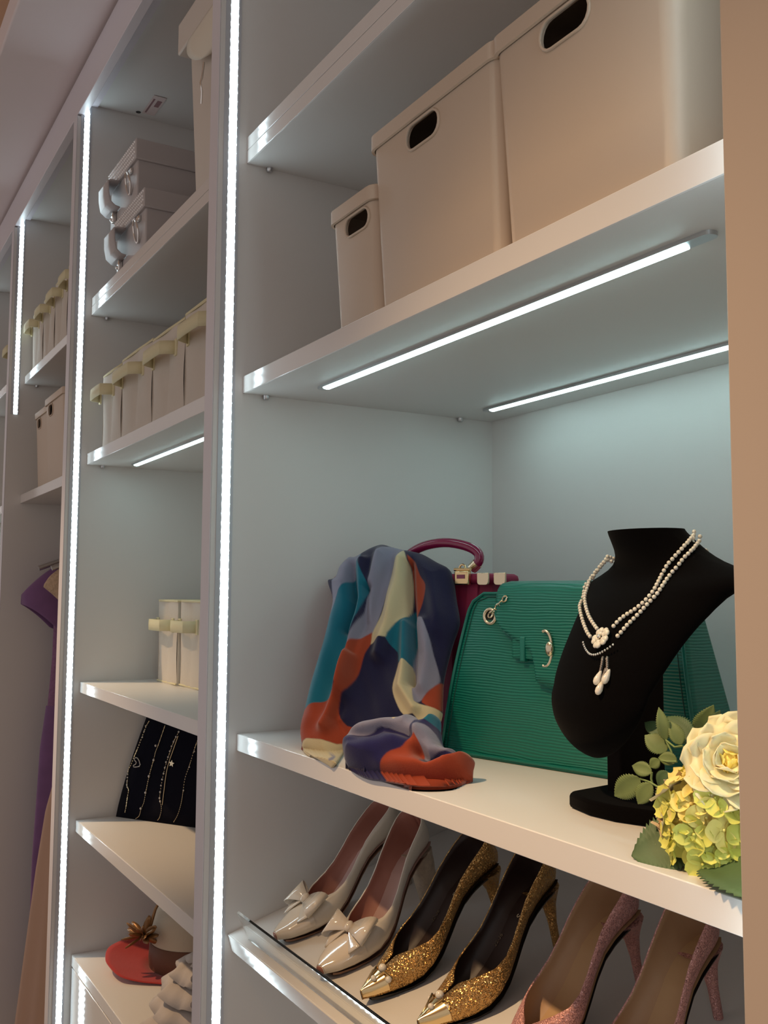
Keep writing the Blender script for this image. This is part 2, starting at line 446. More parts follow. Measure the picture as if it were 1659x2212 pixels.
storage_bin(0.348, 0.058, ZB1, 0.214, 0.30, 0.198, 'cream plastic bin, whole oval grip hole showing, middle of three above the lamps', GB, hole=(0.45, 0.060, 0.026))
storage_bin(0.569, 0.058, ZB1, 0.197, 0.30, 0.198, 'cream plastic bin cut off at the top, nearest the beige end panel', GB, hole=(0.45, 0.060, 0.026))
storage_bin(0.2445, 0.060, ZB1, 0.098, 0.25, 0.148, 'low cream bin peeping out at the left of two taller bins', GB, hole=(0.62, 0.055, 0.022), draft=0.003)
storage_bin(0.334, 0.060, ZA1, 0.20, 0.26, 0.18, 'cream bin on the topmost shelf, only its corner in view', 'cream bins above the shelf lamps', hole=None)
# two bins in the third unit
GC = 'cream bins in the third unit'
Z3 = 1.674
storage_bin(-1.485, 0.058, Z3, 0.160, 0.26, 0.206, 'pale cream bin left of its twin above the purple dress', GC, hole=(0.30, 0.045, 0.026), draft=0.005)
storage_bin(-1.318, 0.050, Z3, 0.200, 0.26, 0.214, 'pale cream bin right of its twin above the purple dress', GC, hole=(0.30, 0.050, 0.028), draft=0.005)

def file_box(x0, y0, z0, w, d, h, label, group, strap=True, strap_z=0.78, sw=0.62, sx=0.5):
    t = thing('file_box', (x0+w/2, y0+d/2, z0), label, 'fabric box', group)
    s = MB(); nx, nz = 16, 6
    def front(f, g):                                  # quilted front: two soft panels with a fold between
        b = 0.0035*abs(math.sin(2*math.pi*f))**0.6*math.sin(math.pi*min(1, max(0.0, 0.1+g*0.9)))**0.4
        return (-w/2+w*f, -d/2-b+0.0015*math.sin(9*f+5*g), h*g)
    s.grid([[front(i/nx, k/nz) for i in range(nx+1)] for k in range(nz+1)])
    s.grid([[(w/2, -d/2+d*i/4, h*k/nz) for i in range(5)] for k in range(nz+1)])
    s.grid([[(w/2-w*i/4, d/2, h*k/nz) for i in range(5)] for k in range(nz+1)])
    s.grid([[(-w/2, d/2-d*i/4, h*k/nz) for i in range(5)] for k in range(nz+1)])
    s.add([(-w/2, -d/2, h-0.002), (w/2, -d/2, h-0.002), (w/2, d/2, h-0.002), (-w/2, d/2, h-0.002)], [(0,1,2,3)])
    s.add([(-w/2, -d/2, 0), (w/2, -d/2, 0), (w/2, d/2, 0), (-w/2, d/2, 0)], [(3,2,1,0)])
    s.build('body', M_FAB, t, smooth=50)
    bnd = MB().tube([(x*w-w/2, y*d-d/2-0.001, h-0.002) for x, y in ((0,0),(0.5,0),(1,0),(1,1),(0,1))], 0.0026, 6, closed=True)
    bnd.build('top_binding', M_YEL, t, smooth=60)
    MB().tube([(-w/2, -d/2-0.001, 0.003), (w/2, -d/2-0.001, 0.003)], 0.002, 6).build('base_binding', M_YEL, t, smooth=60)
    if strap:
        W = w*sw; hh = 0.0115; zc = h*strap_z; s = MB(); rows = []
        for i in range(17):
            f = i/16; x = -w/2+w*sx-W/2+W*f; y = -d/2-0.003-0.024*min(1.0, f/0.10, (1-f)/0.10)-0.002*math.sin(math.pi*f)
            rows.append([(x, y, zc-hh), (x, y-0.0006, zc), (x, y, zc+hh)])
        s.grid(rows); s.build('strap', M_YEL, t, smooth=30, solid=0.0014, solid_off=0)
        for e in (-1, 1):
            MB().box(-w/2+w*sx+e*W/2-0.006, -w/2+w*sx+e*W/2+0.006, -d/2-0.0065, -d/2-0.003, zc-hh-0.003, zc+hh+0.003).build('strap_end', M_YEL, t, bevel=0.001)
    return t
GF = 'cream file boxes in the second unit'
xs = [-0.822, -0.676, -0.475, -0.298, -0.115]
for i, (lab) in enumerate(('cream fabric file box beside the light strip, first of four in the row',
                           'cream fabric file box, second from the left in the row of four',
                           'cream fabric file box, third from the left in the row of four',
                           'cream fabric file box, last of the row, half hidden by the upright')):
    file_box(xs[i]+0.002, 0.060, ZB1, xs[i+1]-xs[i]-0.004, 0.30, 0.160+0.004*(i % 2), lab, GF, strap_z=0.72, sw=0.72, sx=(0.30, 0.42, 0.45, 0.5)[i])
GG = 'cream file boxes on the shelf above the jewellery'
file_box(-0.815, 0.190, ZC1, 0.122, 0.22, 0.172, 'cream fabric box alone above the jewellery board, left of the pair', GG, strap_z=0.70, sw=0.80, sx=0.45)
file_box(-0.690, 0.196, ZC1, 0.125, 0.22, 0.172, 'cream fabric box above the jewellery board, right of the pair and half hidden', GG, strap_z=0.70, sw=0.80, sx=0.45)
GH = 'file boxes in the third unit'
Z3A = ZA0+0.012
for i, (a, b, lab) in enumerate(((-1.615, -1.475, 'small file box nearest the cut-off light strip of the third unit'), (-1.470, -1.330, 'file box second from the left, above the pale cream bins'),
                                 (-1.325, -1.185, 'file box third from the left, above the pale cream bins'), (-1.180, -1.040, 'file box with high strap at the right, above the pale cream bins'))):
    file_box(a, 0.058, Z3A, b-a, 0.28, 0.172+0.006*i, lab, GH, strap_z=0.74, sw=0.72, sx=0.36)
file_box(-1.99, 0.055, 2.045, 0.15, 0.28, 0.15, 'file box at the far left edge behind the third light strip', 'file boxes in the fourth unit', strap_z=0.62, sw=0.7, sx=0.6)
file_box(-1.84, 0.075, 1.667, 0.15, 0.25, 0.17, 'dim file box at the left edge below the other file box', 'file boxes in the fourth unit')
file_box(-1.90, 0.09, 1.345, 0.15, 0.22, 0.13, 'yellowish fabric box at the left picture edge beside the purple dress', 'file boxes in the fourth unit')

# ---- two stacked studded boxes, top of unit 2
M_STUD = mat('silver_stud', (0.85, 0.82, 0.80), 0.30, 0.6)
def studded_box(x0, y0, z0, w, d, h, lid, label):
    t = thing('studded_box', (x0+w/2, y0+d/2, z0), label, 'box', 'stacked studded boxes')
    MB().box(-w/2, w/2, -d/2, d/2, 0, h-lid+0.004).build('body', M_LEATH, t, bevel=0.003)
    l = MB().box(-w/2-0.006, w/2+0.006, -d/2-0.006, d/2+0.006, h-lid, h).build('lid', M_LEATH, t, bevel=0.002)
    s = MB(); nx = int((w+0.006)/0.0095)
    for i in range(nx):
        for k in range(4):
            x = -w/2-0.001+i*0.0095+(k % 2)*0.0045; z = h-lid+0.006+k*(lid-0.012)/3; y = -d/2-0.0062
            q = 0.0036
            s.add([(x-q, y, z), (x, y, z-q), (x+q, y, z), (x, y, z+q), (x, y-0.0028, z)], [(0,1,4),(1,2,4),(2,3,4),(3,0,4)])
    o = s.build('studs', M_STUD, l); o['kind'] = 'stuff'
    # stiff leather tongue standing off the front, with a clasp below
    xa, xb = -w/2+0.006, -w/2+0.080; s = MB(); rows = []
    for f, dy, dz in ((0, 0.004, -0.002), (.15, 0.020, -0.001), (.25, 0.027, -0.004), (.6, 0.026, -0.026), (.9, 0.022, -0.046), (1, 0.012, -0.054), (1.1, 0.002, -0.056)):
        rows.append([(xa, -d/2-dy, h-lid+dz), ((xa+xb)/2, -d/2-dy, h-lid+dz), (xb, -d/2-dy, h-lid+dz)])
    tg = s.grid(rows).build('tongue', M_LEATH, t, smooth=22, solid=0.003, solid_off=0)
    xm = (xa+xb)/2
    MB().box(xm-0.006, xm+0.006, -d/2-0.009, -d/2, h-lid-0.078, h-lid-0.052).build('clasp', M_CHROME, tg, bevel=0.002)
    MB().ball((xm, -d/2-0.009, h-lid-0.072), 0.004).build('clasp_knob', M_CHROME, tg, smooth=60)
    # hanging handle ring and its plate
    xr = w/2-0.040
    ring = [(xr+0.013*math.cos(a), -d/2-0.007-0.004*math.sin(a), h-lid-0.034+0.022*math.sin(a)) for a in [2*math.pi*k/20 for k in range(20)]]
    rg = MB().tube(ring, 0.0022, 6, closed=True).build('ring', M_CHROME, t, smooth=60)
    MB().box(xr-0.009, xr+0.009, -d/2-0.005, -d/2, h-lid-0.014, h-lid-0.004).build('ring_plate', M_CHROME, rg, bevel=0.001)
    return t
studded_box(-0.748, 0.060, ZA1, 0.203, 0.25, 0.130, 0.038, 'pale grey studded box with a leather tongue, bottom one of the stack')
studded_box(-0.806, 0.060, ZA1+0.1312, 0.196, 0.25, 0.122, 0.042, 'pale grey studded box with a leather tongue, top one of the stack')

# ---- tall tapered box with a lid
M_FLAP = mat('ivory_leatherette', (0.76, 0.70, 0.58), 0.5)
def tall_box():
    w0, w1, d, h = 0.21, 0.262, 0.24, 0.335
    t = thing('lidded_box', (-0.180, 0.060+d/2, ZA1), 'tall cream tapered box with a lid and a drop flap', 'box')
    s = MB(); s.grid([[(-w/2, -d/2*k, z), (w/2, -d/2*k, z), (w/2, d/2*k, z), (-w/2, d/2*k, z)] for w, k, z in ((w0, 0.93, 0), (w1, 1.0, h-0.02))], closed=True)
    s.add([(-w0/2, -d/2*.93, 0), (w0/2, -d/2*.93, 0), (w0/2, d/2*.93, 0), (-w0/2, d/2*.93, 0)], [(3,2,1,0)])
    s.add([(-w1/2, -d/2, h-0.02), (w1/2, -d/2, h-0.02), (w1/2, d/2, h-0.02), (-w1/2, d/2, h-0.02)], [(0,1,2,3)])
    s.build('body', M_WLEATH, t, weld=True, bevel=0.003)
    l = MB().box(-w1/2-0.016, w1/2+0.016, -d/2-0.016, d/2+0.012, h-0.055, h).build('lid', M_WLEATH, t, bevel=0.003)
    # rounded drop flap with a stitched edge and a hook
    xc = 0.012; s = MB(); rows = []
    for i in range(11):
        f = i/10; hw = 0.092*math.sqrt(max(0.0, 1-(max(0, f-0.25)/0.76)**2)); z = h-0.062-0.058*f; y = -d/2-0.019-0.006*math.sin(math.pi*f)+(0.010*f)
        rows.append([(xc-hw+2*hw*k/8, y, z) for k in range(9)])
    fl = s.grid(rows).build('flap', M_FLAP, t, smooth=60, solid=0.003, solid_off=0)
    hk = [(xc-0.035, -d/2-0.012, h-0.125), (xc-0.036, -d/2-0.014, h-0.150), (xc-0.032, -d/2-0.018, h-0.162), (xc-0.036, -d/2-0.014, h-0.174), (xc-0.044, -d/2-0.012, h-0.190)]
    MB().tube(hk, 0.0018, 6).build('hook', M_CHROME, fl, smooth=60)
    return t
tall_box()
# sticker and hole under the top panel of unit 2
M_STK = mat('paper_sticker', (0.72, 0.60, 0.58), 0.6)
M_STKD = mat('sticker_print', (0.30, 0.16, 0.17), 0.6)
q = wZ((333, 228), ZTOP-0.0006)
st = thing('sticker', (q[0], q[1], ZTOP-0.001), 'small pink paper sticker under the top board', 'sticker')
MB().box(-0.045, 0.045, -0.014, 0.014, -0.0003, 0.0).build('paper', M_STK, st)
MB().box(-0.004, 0.026, 0.000, 0.010, -0.0005, -0.0003).build('print', M_STKD, st)
MB().box(-0.038, 0.030, -0.010, -0.006, -0.0005, -0.0003).build('print', M_STKD, st)
q = wZ((299, 242), ZTOP); MB().lathe([(0.0055, 0.0), (0.0055, -0.0006)], 14, (q[0], q[1], ZTOP)).build('screw_hole', M_DARK, U2, world=True)

# ================================================================== green handbag
def ripple_leather(name, c1, c2, rough):
    m = bpy.data.materials.new(name); m.use_nodes = True; nt = m.node_tree; N = nt.nodes; L = nt.links
    b = N['Principled BSDF']; tc = N.new('ShaderNodeTexCoord')
    w = N.new('ShaderNodeTexWave'); w.bands_direction = 'Z'; w.inputs['Scale'].default_value = 105; w.inputs['Distortion'].default_value = 9.0
    w.inputs['Detail'].default_value = 2.5; w.inputs['Detail Scale'].default_value = 0.35
    mp = N.new('ShaderNodeMapping'); mp.inputs['Scale'].default_value = (0.32, 0.32, 1.0); L.new(tc.outputs['Object'], mp.inputs[0]); L.new(mp.outputs[0], w.inputs['Vector'])
    bp = N.new('ShaderNodeBump'); bp.inputs['Strength'].default_value = 0.55; bp.inputs['Distance'].default_value = 0.0012
    L.new(w.outputs['Fac'], bp.inputs['Height']); L.new(bp.outputs[0], b.inputs['Normal'])
    mx = N.new('ShaderNodeMix'); mx.data_type = 'RGBA'; mx.inputs['A'].default_value = (*c1, 1); mx.inputs['B'].default_value = (*c2, 1)
    L.new(w.outputs['Fac'], mx.inputs['Factor']); L.new(mx.outputs['Result'], b.inputs['Base Color'])
    b.inputs['Roughness'].default_value = rough
    return m
M_GRN = ripple_leather('green_grained_leather', (0.0, 0.135, 0.098), (0.004, 0.185, 0.135), 0.36)
M_GRNP = mat('green_smooth_leather', (0.004, 0.17, 0.13), 0.4)
M_GRND = mat('green_stitching', (0.002, 0.05, 0.04), 0.6)
gb = thing('handbag', (0.2587, 0.1934, ZC1+0.0005), 'green grained leather handbag with a flap and gold ring chain', 'handbag', rotz=math.atan2(0.235, 0.972))
H = 0.186
def gb_sec(z, k=0.0):
    f = z/H
    x0 = 0.04*f; x1 = 0.340-0.030*f
    if f > 0.88:
        q = (f-0.88)/0.12; e = 0.016*(1-math.sqrt(max(0, 1-q*q))); x0 += e; x1 -= e
    if f < 0.06:
        q = 1-f/0.06; e = 0.006*(1-math.sqrt(max(0, 1-q*q))); x0 += e; x1 -= e
    y0 = 0.012*f-0.006*math.sin(math.pi*f); y1 = 0.090-0.040*f
    return x0+k, x1-k, y0, y1
rows = []
for z in [0, .002, .006, .011]+[H*k/16 for k in range(2, 15)]+[H*k for k in (.90, .93, .96, .98, .995, 1.0)]:
    x0, x1, y0, y1 = gb_sec(z)
    rows.append([(x0+x, y0+y, z) for x, y in rrect(x1-x0, y1-y0, 0.008, 4)])
s = MB().grid(rows, closed=True); n = len(rows[0]); s.add(rows[0], [tuple(range(n-1, -1, -1))]); s.add(rows[-1], [tuple(range(n))])
s.build('body', M_GRN, gb, smooth=55, weld=True)
def gb_front(u, z, off=0.0):
    return (u, gb_sec(z)[2]-off, z)
# piping and stitching around the front
def outline(k, off):
    p = []
    for z in [0.004]+[H*i/20 for i in range(2, 21)]:
        x0, x1, _, _ = gb_sec(min(z, H)); p.append(gb_front(x0+k+0.003, min(z, H-k*0.6), off))
    q = []
    for z in [0.004]+[H*i/20 for i in range(2, 21)]:
        x0, x1, _, _ = gb_sec(min(z, H)); q.append(gb_front(x1-k-0.003, min(z, H-k*0.6), off))
    return p+q[::-1]
MB().tube(outline(0.0, 0.0005), 0.0020, 6, closed=True).build('piping', M_GRNP, gb, smooth=60)
MB().tube(outline(0.007, 0.0002), 0.0006, 4, closed=True).build('stitching', M_GRND, gb, smooth=60)
# flap: over the top and down the front to a point
UC = 0.176
def flap_low(u):
    a = abs(u-UC)
    return interp([0, 0.028, 0.034, 0.080, 0.091, 0.0925], [0.086, 0.092, 0.122, 0.146, 0.158, 0.165], a)
fl = MB(); rows = []; nu = 40
for i in range(nu+1):
    u = UC-0.092+0.184*i/nu; zl = flap_low(u); col = []
    e = abs(u-UC)/0.092; edge = 1.0 if e < 0.97 else 0.6
    for k in range(11):
        z = zl+(H-0.006-zl)*k/10; col.append((u, gb_sec(z)[2]-0.0052*edge, z))
    for k in range(1, 6):
        a = math.pi/2*k/5; col.append((u, gb_sec(H)[2]+0.008-0.0132*math.cos(a), H-0.006+0.015*math.sin(a)))
    y1 = gb_sec(H)[3]
    col.append((u, (gb_sec(H)[2]+y1)/2, H+0.011))
    col.append((u, y1-0.004, H+0.009)); col.append((u, y1+0.004, H+0.002)); col.append((u, y1+0.005, H-0.03))
    rows.append(col)
flo = fl.grid(rows).build('flap', M_GRN, gb, smooth=60, solid=0.0035, solid_off=1)
edge = [(UC-0.092+0.184*i/nu, gb_sec(flap_low(UC-0.092+0.184*i/nu))[2]-0.006, flap_low(UC-0.092+0.184*i/nu)) for i in range(nu+1)]
edge = [(edge[0][0], gb_sec(H-.01)[2]-0.006, H-0.01)]+edge+[(edge[-1][0], gb_sec(H-.01)[2]-0.006, H-0.01)]
MB().tube(edge, 0.0016, 6).build('flap_piping', M_GRNP, flo, smooth=60)
# closing strap with loop and gold buckle
def strap_box(u0, u1, z0, z1, y, th, name, m, par):
    return MB().box(u0, u1, y-th, y, z0, z1).build(name, m, par, bevel=0.0015)
yb = gb_sec(0.125)[2]
st_ = strap_box(0.112, UC+0.05, 0.115, 0.136, yb-0.001, 0.006, 'closing_strap', M_GRN, gb)
strap_box(0.124, 0.131, 0.112, 0.139, yb-0.001, 0.008, 'strap_loop', M_GRNP, st_)
arc = [(0.159+0.009*math.cos(a), yb-0.009, 0.1275+0.019*math.sin(a)) for a in [math.pi/2+1.5*k/14-0.75+1.2-1.2 if False else -1.9+3.8*k/18 for k in range(19)]]
MB().tube(arc, 0.0018, 8).build('buckle', M_PALEGOLD, gb, smooth=60)
MB().ball((0.1655, yb-0.010, 0.1275), 0.0075, sc=(0.75, 0.5, 1.1)).build('buckle_boss', M_PALEGOLD, gb, smooth=60)
# grommets and the chain that runs from them under the flap
for sgn, uc in ((1, 0.072), (-1, 2*UC-0.072)):
    zc = 0.160; y = gb_sec(zc)[2]-0.001
    ring = [(uc+0.0082*math.cos(a), y, zc+0.0082*math.sin(a)) for a in [2*math.pi*k/24 for k in range(24)]]
    gr = MB().tube(ring, 0.0022, 8, closed=True).build('grommet', M_PALEGOLD, gb, smooth=60)
    MB().lathe([(0.0, 0), (0.0066, 0)], 20, (uc, y+0.0004, zc), ((1,0,0),(0,0,1),(0,-1,0))).build('grommet_hole', M_DARK, gr)
    for k in range(5):
        f = k/4; c = Vector((uc+sgn*(0.004+0.022*f), y-0.004-0.002*f, zc+0.002+0.018*f)); dr_ = Vector((sgn*0.72, 0, 0.69)).normalized()
        side = Vector((0, -1, 0)) if k % 2 else Vector((-0.69*sgn, 0, 0.72))
        lk = [c+dr_*0.0042*math.cos(a)+side*0.0026*math.sin(a) for a in [2*math.pi*j/12 for j in range(12)]]
        MB().tube(lk, 0.0009, 5, closed=True).build('chain_link', M_PALEGOLD, gb, smooth=60)

# ================================================================== magenta frame bag
M_MAG = mat('magenta_suede', (0.27, 0.010, 0.055), 0.62, bump=(300, 0.1, 0.0005))
M_MAGP = mat('magenta_patent', (0.22, 0.010, 0.060), 0.10, coat=0.6)
PO = np.array([0.014, 0.182, ZC1+0.0005]); PU = np.array([0.95, 0.312, 0]); PN = np.array([-0.312, 0.95, 0])
pb = thing('frame_bag', tuple(PO), 'magenta pleated frame bag with gold clasps, half under the scarf', 'handbag', rotz=math.atan2(0.312, 0.95))
def pb_uz(p):
    q = wP(p, PO, PN); return float(np.dot(PU, q-PO)), float(q[2]-PO[2])
uR, zT = pb_uz((1124, 1247))
PW = uR-0.040; PH = pb_uz((1060, 1243))[1]; PD = 0.050
def pleat(u):                                            # raised vertical pleats
    q = (u/0.0165) % 2.0
    return 0.0035 if q < 1.0 else 0.0
rows = []
us = []
k = 0
while k*0.0165 < PW-0.012:
    us += [k*0.0165+0.0004, k*0.0165+0.0161]; k += 1
us = [u for u in us if 0.010 < u < PW-0.010]
for z in [0, PH*0.02, PH*0.25, PH*0.5, PH*0.75, PH*0.9, PH*0.97]:
    f = z/PH; bul = 0.010*math.sin(math.pi*min(1, f*1.05))
    fr = [(0.004, 0.004, z)]+[(u, -bul-pleat(u), z) for u in us]+[(PW-0.004, 0.004, z)]
    bk = [(PW, PD*0.5, z), (PW-0.006, PD, z), (0.006, PD, z), (0.0, PD*0.5, z)]
    rows.append(fr+bk)
s = MB().grid(rows, closed=True); n = len(rows[0]); s.add(rows[0], [tuple(range(n-1, -1, -1))]); s.add(rows[-1], [tuple(range(n))])
s.build('body', M_MAG, pb, smooth=25)
rim = [(x-0.001, y-0.004, PH-0.004) for x, y in rrect(PW+0.002, PD+0.006, 0.012, 5)]
MB().tube(rim, 0.0065, 8, closed=True).build('frame', M_MAG, pb, smooth=60)
def pb_at(p, dy=0.0):
    u, z = pb_uz(p); return u, z
u1, u2, u0 = (pb_uz((x_, 1246))[0]+0.007 for x_ in (1045, 1081, 1003))
for u in (u1, u2):
    pl = [(u-0.0085, -0.0125, PH+0.003), (u-0.0085, -0.0125, PH-0.008)]+[(u-0.0085+0.004-0.004*math.cos(a), -0.0125, PH-0.008-0.004*math.sin(a)) for a in (0.5, 1.0, 1.57)]
    pl += [(u+0.0085-0.004+0.004*math.cos(a), -0.0125, PH-0.008-0.004*math.sin(a)) for a in (1.57, 1.0, 0.5)]+[(u+0.0085, -0.0125, PH-0.008), (u+0.0085, -0.0125, PH+0.003)]
    MB().prism(pl, (0, 0.003, 0)).build('gold_tab', M_PALEGOLD, pb, bevel=0.0006)
cl = MB().box(u0-0.011, u0+0.011, -0.0165, -0.009, PH-0.012, PH+0.006).build('clasp', M_GOLD, pb, bevel=0.002)
MB().box(u0-0.006, u0+0.006, -0.0172, -0.016, PH-0.004, PH+0.001).build('clasp_window', M_MAGP, cl)
MB().tube([(u0-0.0125, -0.013, PH+0.0075), (u0+0.0125, -0.013, PH+0.0075)], 0.0020, 8).build('hinge', M_GOLD, cl, smooth=60)
MB().tube([(u0+0.0045*math.cos(a), -0.013, PH+0.009+0.0045*math.sin(a)) for a in [math.pi*k/8 for k in range(9)]], 0.0014, 6).build('clasp_ring', M_GOLD, cl, smooth=60)
ha = [pb_uz(p) for p in ((1016, 1228), (1030, 1212), (1028, 1194), (1005, 1180), (962, 1172), (920, 1177), (890, 1190), (868, 1208))]
ha = catmull([(u, 0.004, z) for u, z in ha], 28)
hd = MB().tube(ha, 0.0062, 10).build('handle', M_MAGP, pb, smooth=60)
MB().tube(ha[:4], 0.0070, 10).build('handle_ferrule', M_PALEGOLD, hd, smooth=60)

# ================================================================== scarf
CS = 0.36166
def cp(p): return (600+p[0]*CS, 1140+p[1]*CS)             # points read off an enlarged view of the scarf
DR_OUT = [(150,1310),(140,1210),(165,1100),(215,900),(270,720),(310,560),(333,440),(306,345),(308,318),(350,303),(375,240),(430,185),(470,180),(520,150),(570,125),(630,108),(690,123),(760,140),(790,145),(870,165),(960,215),(1025,250),(1050,310),(1065,420),(1085,540),(1080,600),(1045,700),(1010,830),(990,930),(985,1030),(975,1150),(900,1250),(700,1290),(520,1290),(440,1280),(400,1330),(330,1430),(300,1420),(170,1340)]
BU_OUT = [(408,1350),(415,1310),(440,1270),(480,1225),(560,1190),(700,1165),(770,1160),(830,1145),(880,1178),(930,1140),(970,1150),(975,1240),(1000,1330),(1070,1345),(1080,1372),(1140,1365),(1172,1390),(1170,1430),(1140,1500),(1050,1540),(930,1550),(800,1545),(650,1520),(540,1505),(450,1460),(420,1420)]
NAVY = (28, 28, 60); GREY = (130, 129, 148); TEAL = (20, 102, 122); CREAM = (198, 184, 148); ORNG = (152, 64, 40)
DR_PAT = [
 (GREY, [(335,500),(350,300),(375,235),(430,175),(500,165),(515,190),(480,330),(400,420),(340,540),(300,610)]),
 (TEAL, [(515,170),(525,240),(580,380),(575,450),(530,600),(500,700),(470,780),(440,900),(400,1040),(150,1112),(215,890),(300,600),(340,540),(400,420),(480,330),(500,240)]),
 (NAVY, [(515,150),(630,100),(695,120),(650,170),(620,260),(590,360),(580,385),(530,270),(515,190)]),
 (GREY, [(795,140),(760,190),(720,290),(700,400),(660,520),(630,620),(600,680),(540,720),(480,770),(510,690),(560,560),(585,400),(610,290),(650,180),(700,125)]),
 (CREAM, [(775,170),(800,220),(815,330),(815,450),(800,560),(740,620),(690,710),(600,740),(580,740),(600,680),(640,600),(680,480),(720,300)]),
 (ORNG, [(600,670),(590,740),(560,800),(520,920),(470,1020),(410,1090),(405,1170),(480,1215),(440,1290),(375,1315),(200,1285),(130,1310),(130,1240),(140,1150),(160,1112),(400,1045),(430,960),(460,860),(480,770),(540,715)]),
 (NAVY, [(590,740),(690,715),(745,780),(755,850),(740,930),(720,1020),(760,1165),(700,1165),(480,1222),(405,1165),(415,1090),(470,1020),(525,920),(560,800)]),
 (TEAL, [(800,560),(825,500),(840,590),(840,720),(825,860),(760,850),(745,780),(690,715),(740,620)]),
 (ORNG, [(805,205),(850,250),(880,330),(915,390),(900,460),(865,570),(845,600),(830,540),(820,400),(815,300)]),
 (GREY, [(850,570),(900,590),(940,690),(960,800),(980,900),(975,950),(920,1020),(870,1085),(840,1060),(830,980),(825,860),(840,720),(840,600)]),
 (ORNG, [(1000,930),(995,1030),(980,1105),(890,1080),(920,1020),(975,950)]),
 (CREAM, [(755,850),(825,860),(830,980),(845,1060),(870,1090),(990,1110),(990,1150),(880,1190),(840,1150),(780,1150),(740,1080),(720,1000),(740,920)]),
 (CREAM, [(150,1320),(200,1285),(375,1315),(430,1280),(430,1330),(330,1440),(290,1430),(160,1350)]),
 (GREY, [(300,1378),(345,1362),(330,1385),(305,1390)]),
]
BU_PAT = [
 (GREY, [(430,1290),(480,1215),(560,1180),(770,1140),(860,1140),(875,1200),(840,1300),(800,1290),(680,1260),(600,1300),(500,1310)]),
 (CREAM, [(720,1165),(765,1160),(770,1200),(755,1228)]),
 (TEAL, [(876,1185),(930,1130),(985,1140),(985,1220),(900,1200)]),
 (GREY, [(880,1260),(930,1245),(970,1270),(1000,1320),(1090,1335),(1085,1370),(1000,1390),(910,1430),(900,1370),(870,1320)]),
 (ORNG, [(880,1310),(905,1370),(900,1440),(920,1470),(1000,1440),(1080,1380),(1140,1355),(1190,1390),(1180,1440),(1150,1510),(1050,1560),(930,1570),(800,1565),(650,1540),(670,1480),(720,1430),(800,1400),(840,1350)]),
]
def inside(P, poly):
    x, y = P[:, 0], P[:, 1]; r = np.zeros(len(P), bool); q = np.array(poly, float); j = len(q)-1
    for i in range(len(q)):
        c = ((q[i,1] > y) != (q[j,1] > y)) & (x < (q[j,0]-q[i,0])*(y-q[i,1])/(q[j,1]-q[i,1]+1e-12)+q[i,0]); r ^= c; j = i
    return r
def segdist(P, line):
    d = np.full(len(P), 1e9); q = np.array(line, float)
    for a, b in zip(q[:-1], q[1:]):
        ab = b-a; t = np.clip(((P-a)@ab)/(ab@ab+1e-12), 0, 1); d = np.minimum(d, np.linalg.norm(P-(a+t[:, None]*ab), axis=1))
    return d
def smooth_poly(poly, n=6):
    q = poly+[poly[0]]
    return [tuple(p) for p in catmull(q, len(poly)*n+1)][:-1]
M_SCARF = bpy.data.materials.new('printed_wool'); M_SCARF.use_nodes = True
_n = M_SCARF.node_tree.nodes; _l = M_SCARF.node_tree.links; _b = _n['Principled BSDF']
_at = _n.new('ShaderNodeAttribute'); _at.attribute_name = 'print'; _l.new(_at.outputs['Color'], _b.inputs['Base Color'])
_b.inputs['Roughness'].default_value = 0.92; _b.inputs['Sheen Weight'].default_value = 0.25; _b.inputs['Specular IOR Level'].default_value = 0.15
_tn = _n.new('ShaderNodeTexNoise'); _tn.inputs['Scale'].default_value = 900; _bp = _n.new('ShaderNodeBump'); _bp.inputs['Strength'].default_value = 0.35; _bp.inputs['Distance'].default_value = 0.0006
_tc = _n.new('ShaderNodeTexCoord'); _l.new(_tc.outputs['Object'], _tn.inputs['Vector']); _l.new(_tn.outputs['Fac'], _bp.inputs['Height']); _l.new(_bp.outputs[0], _b.inputs['Normal'])
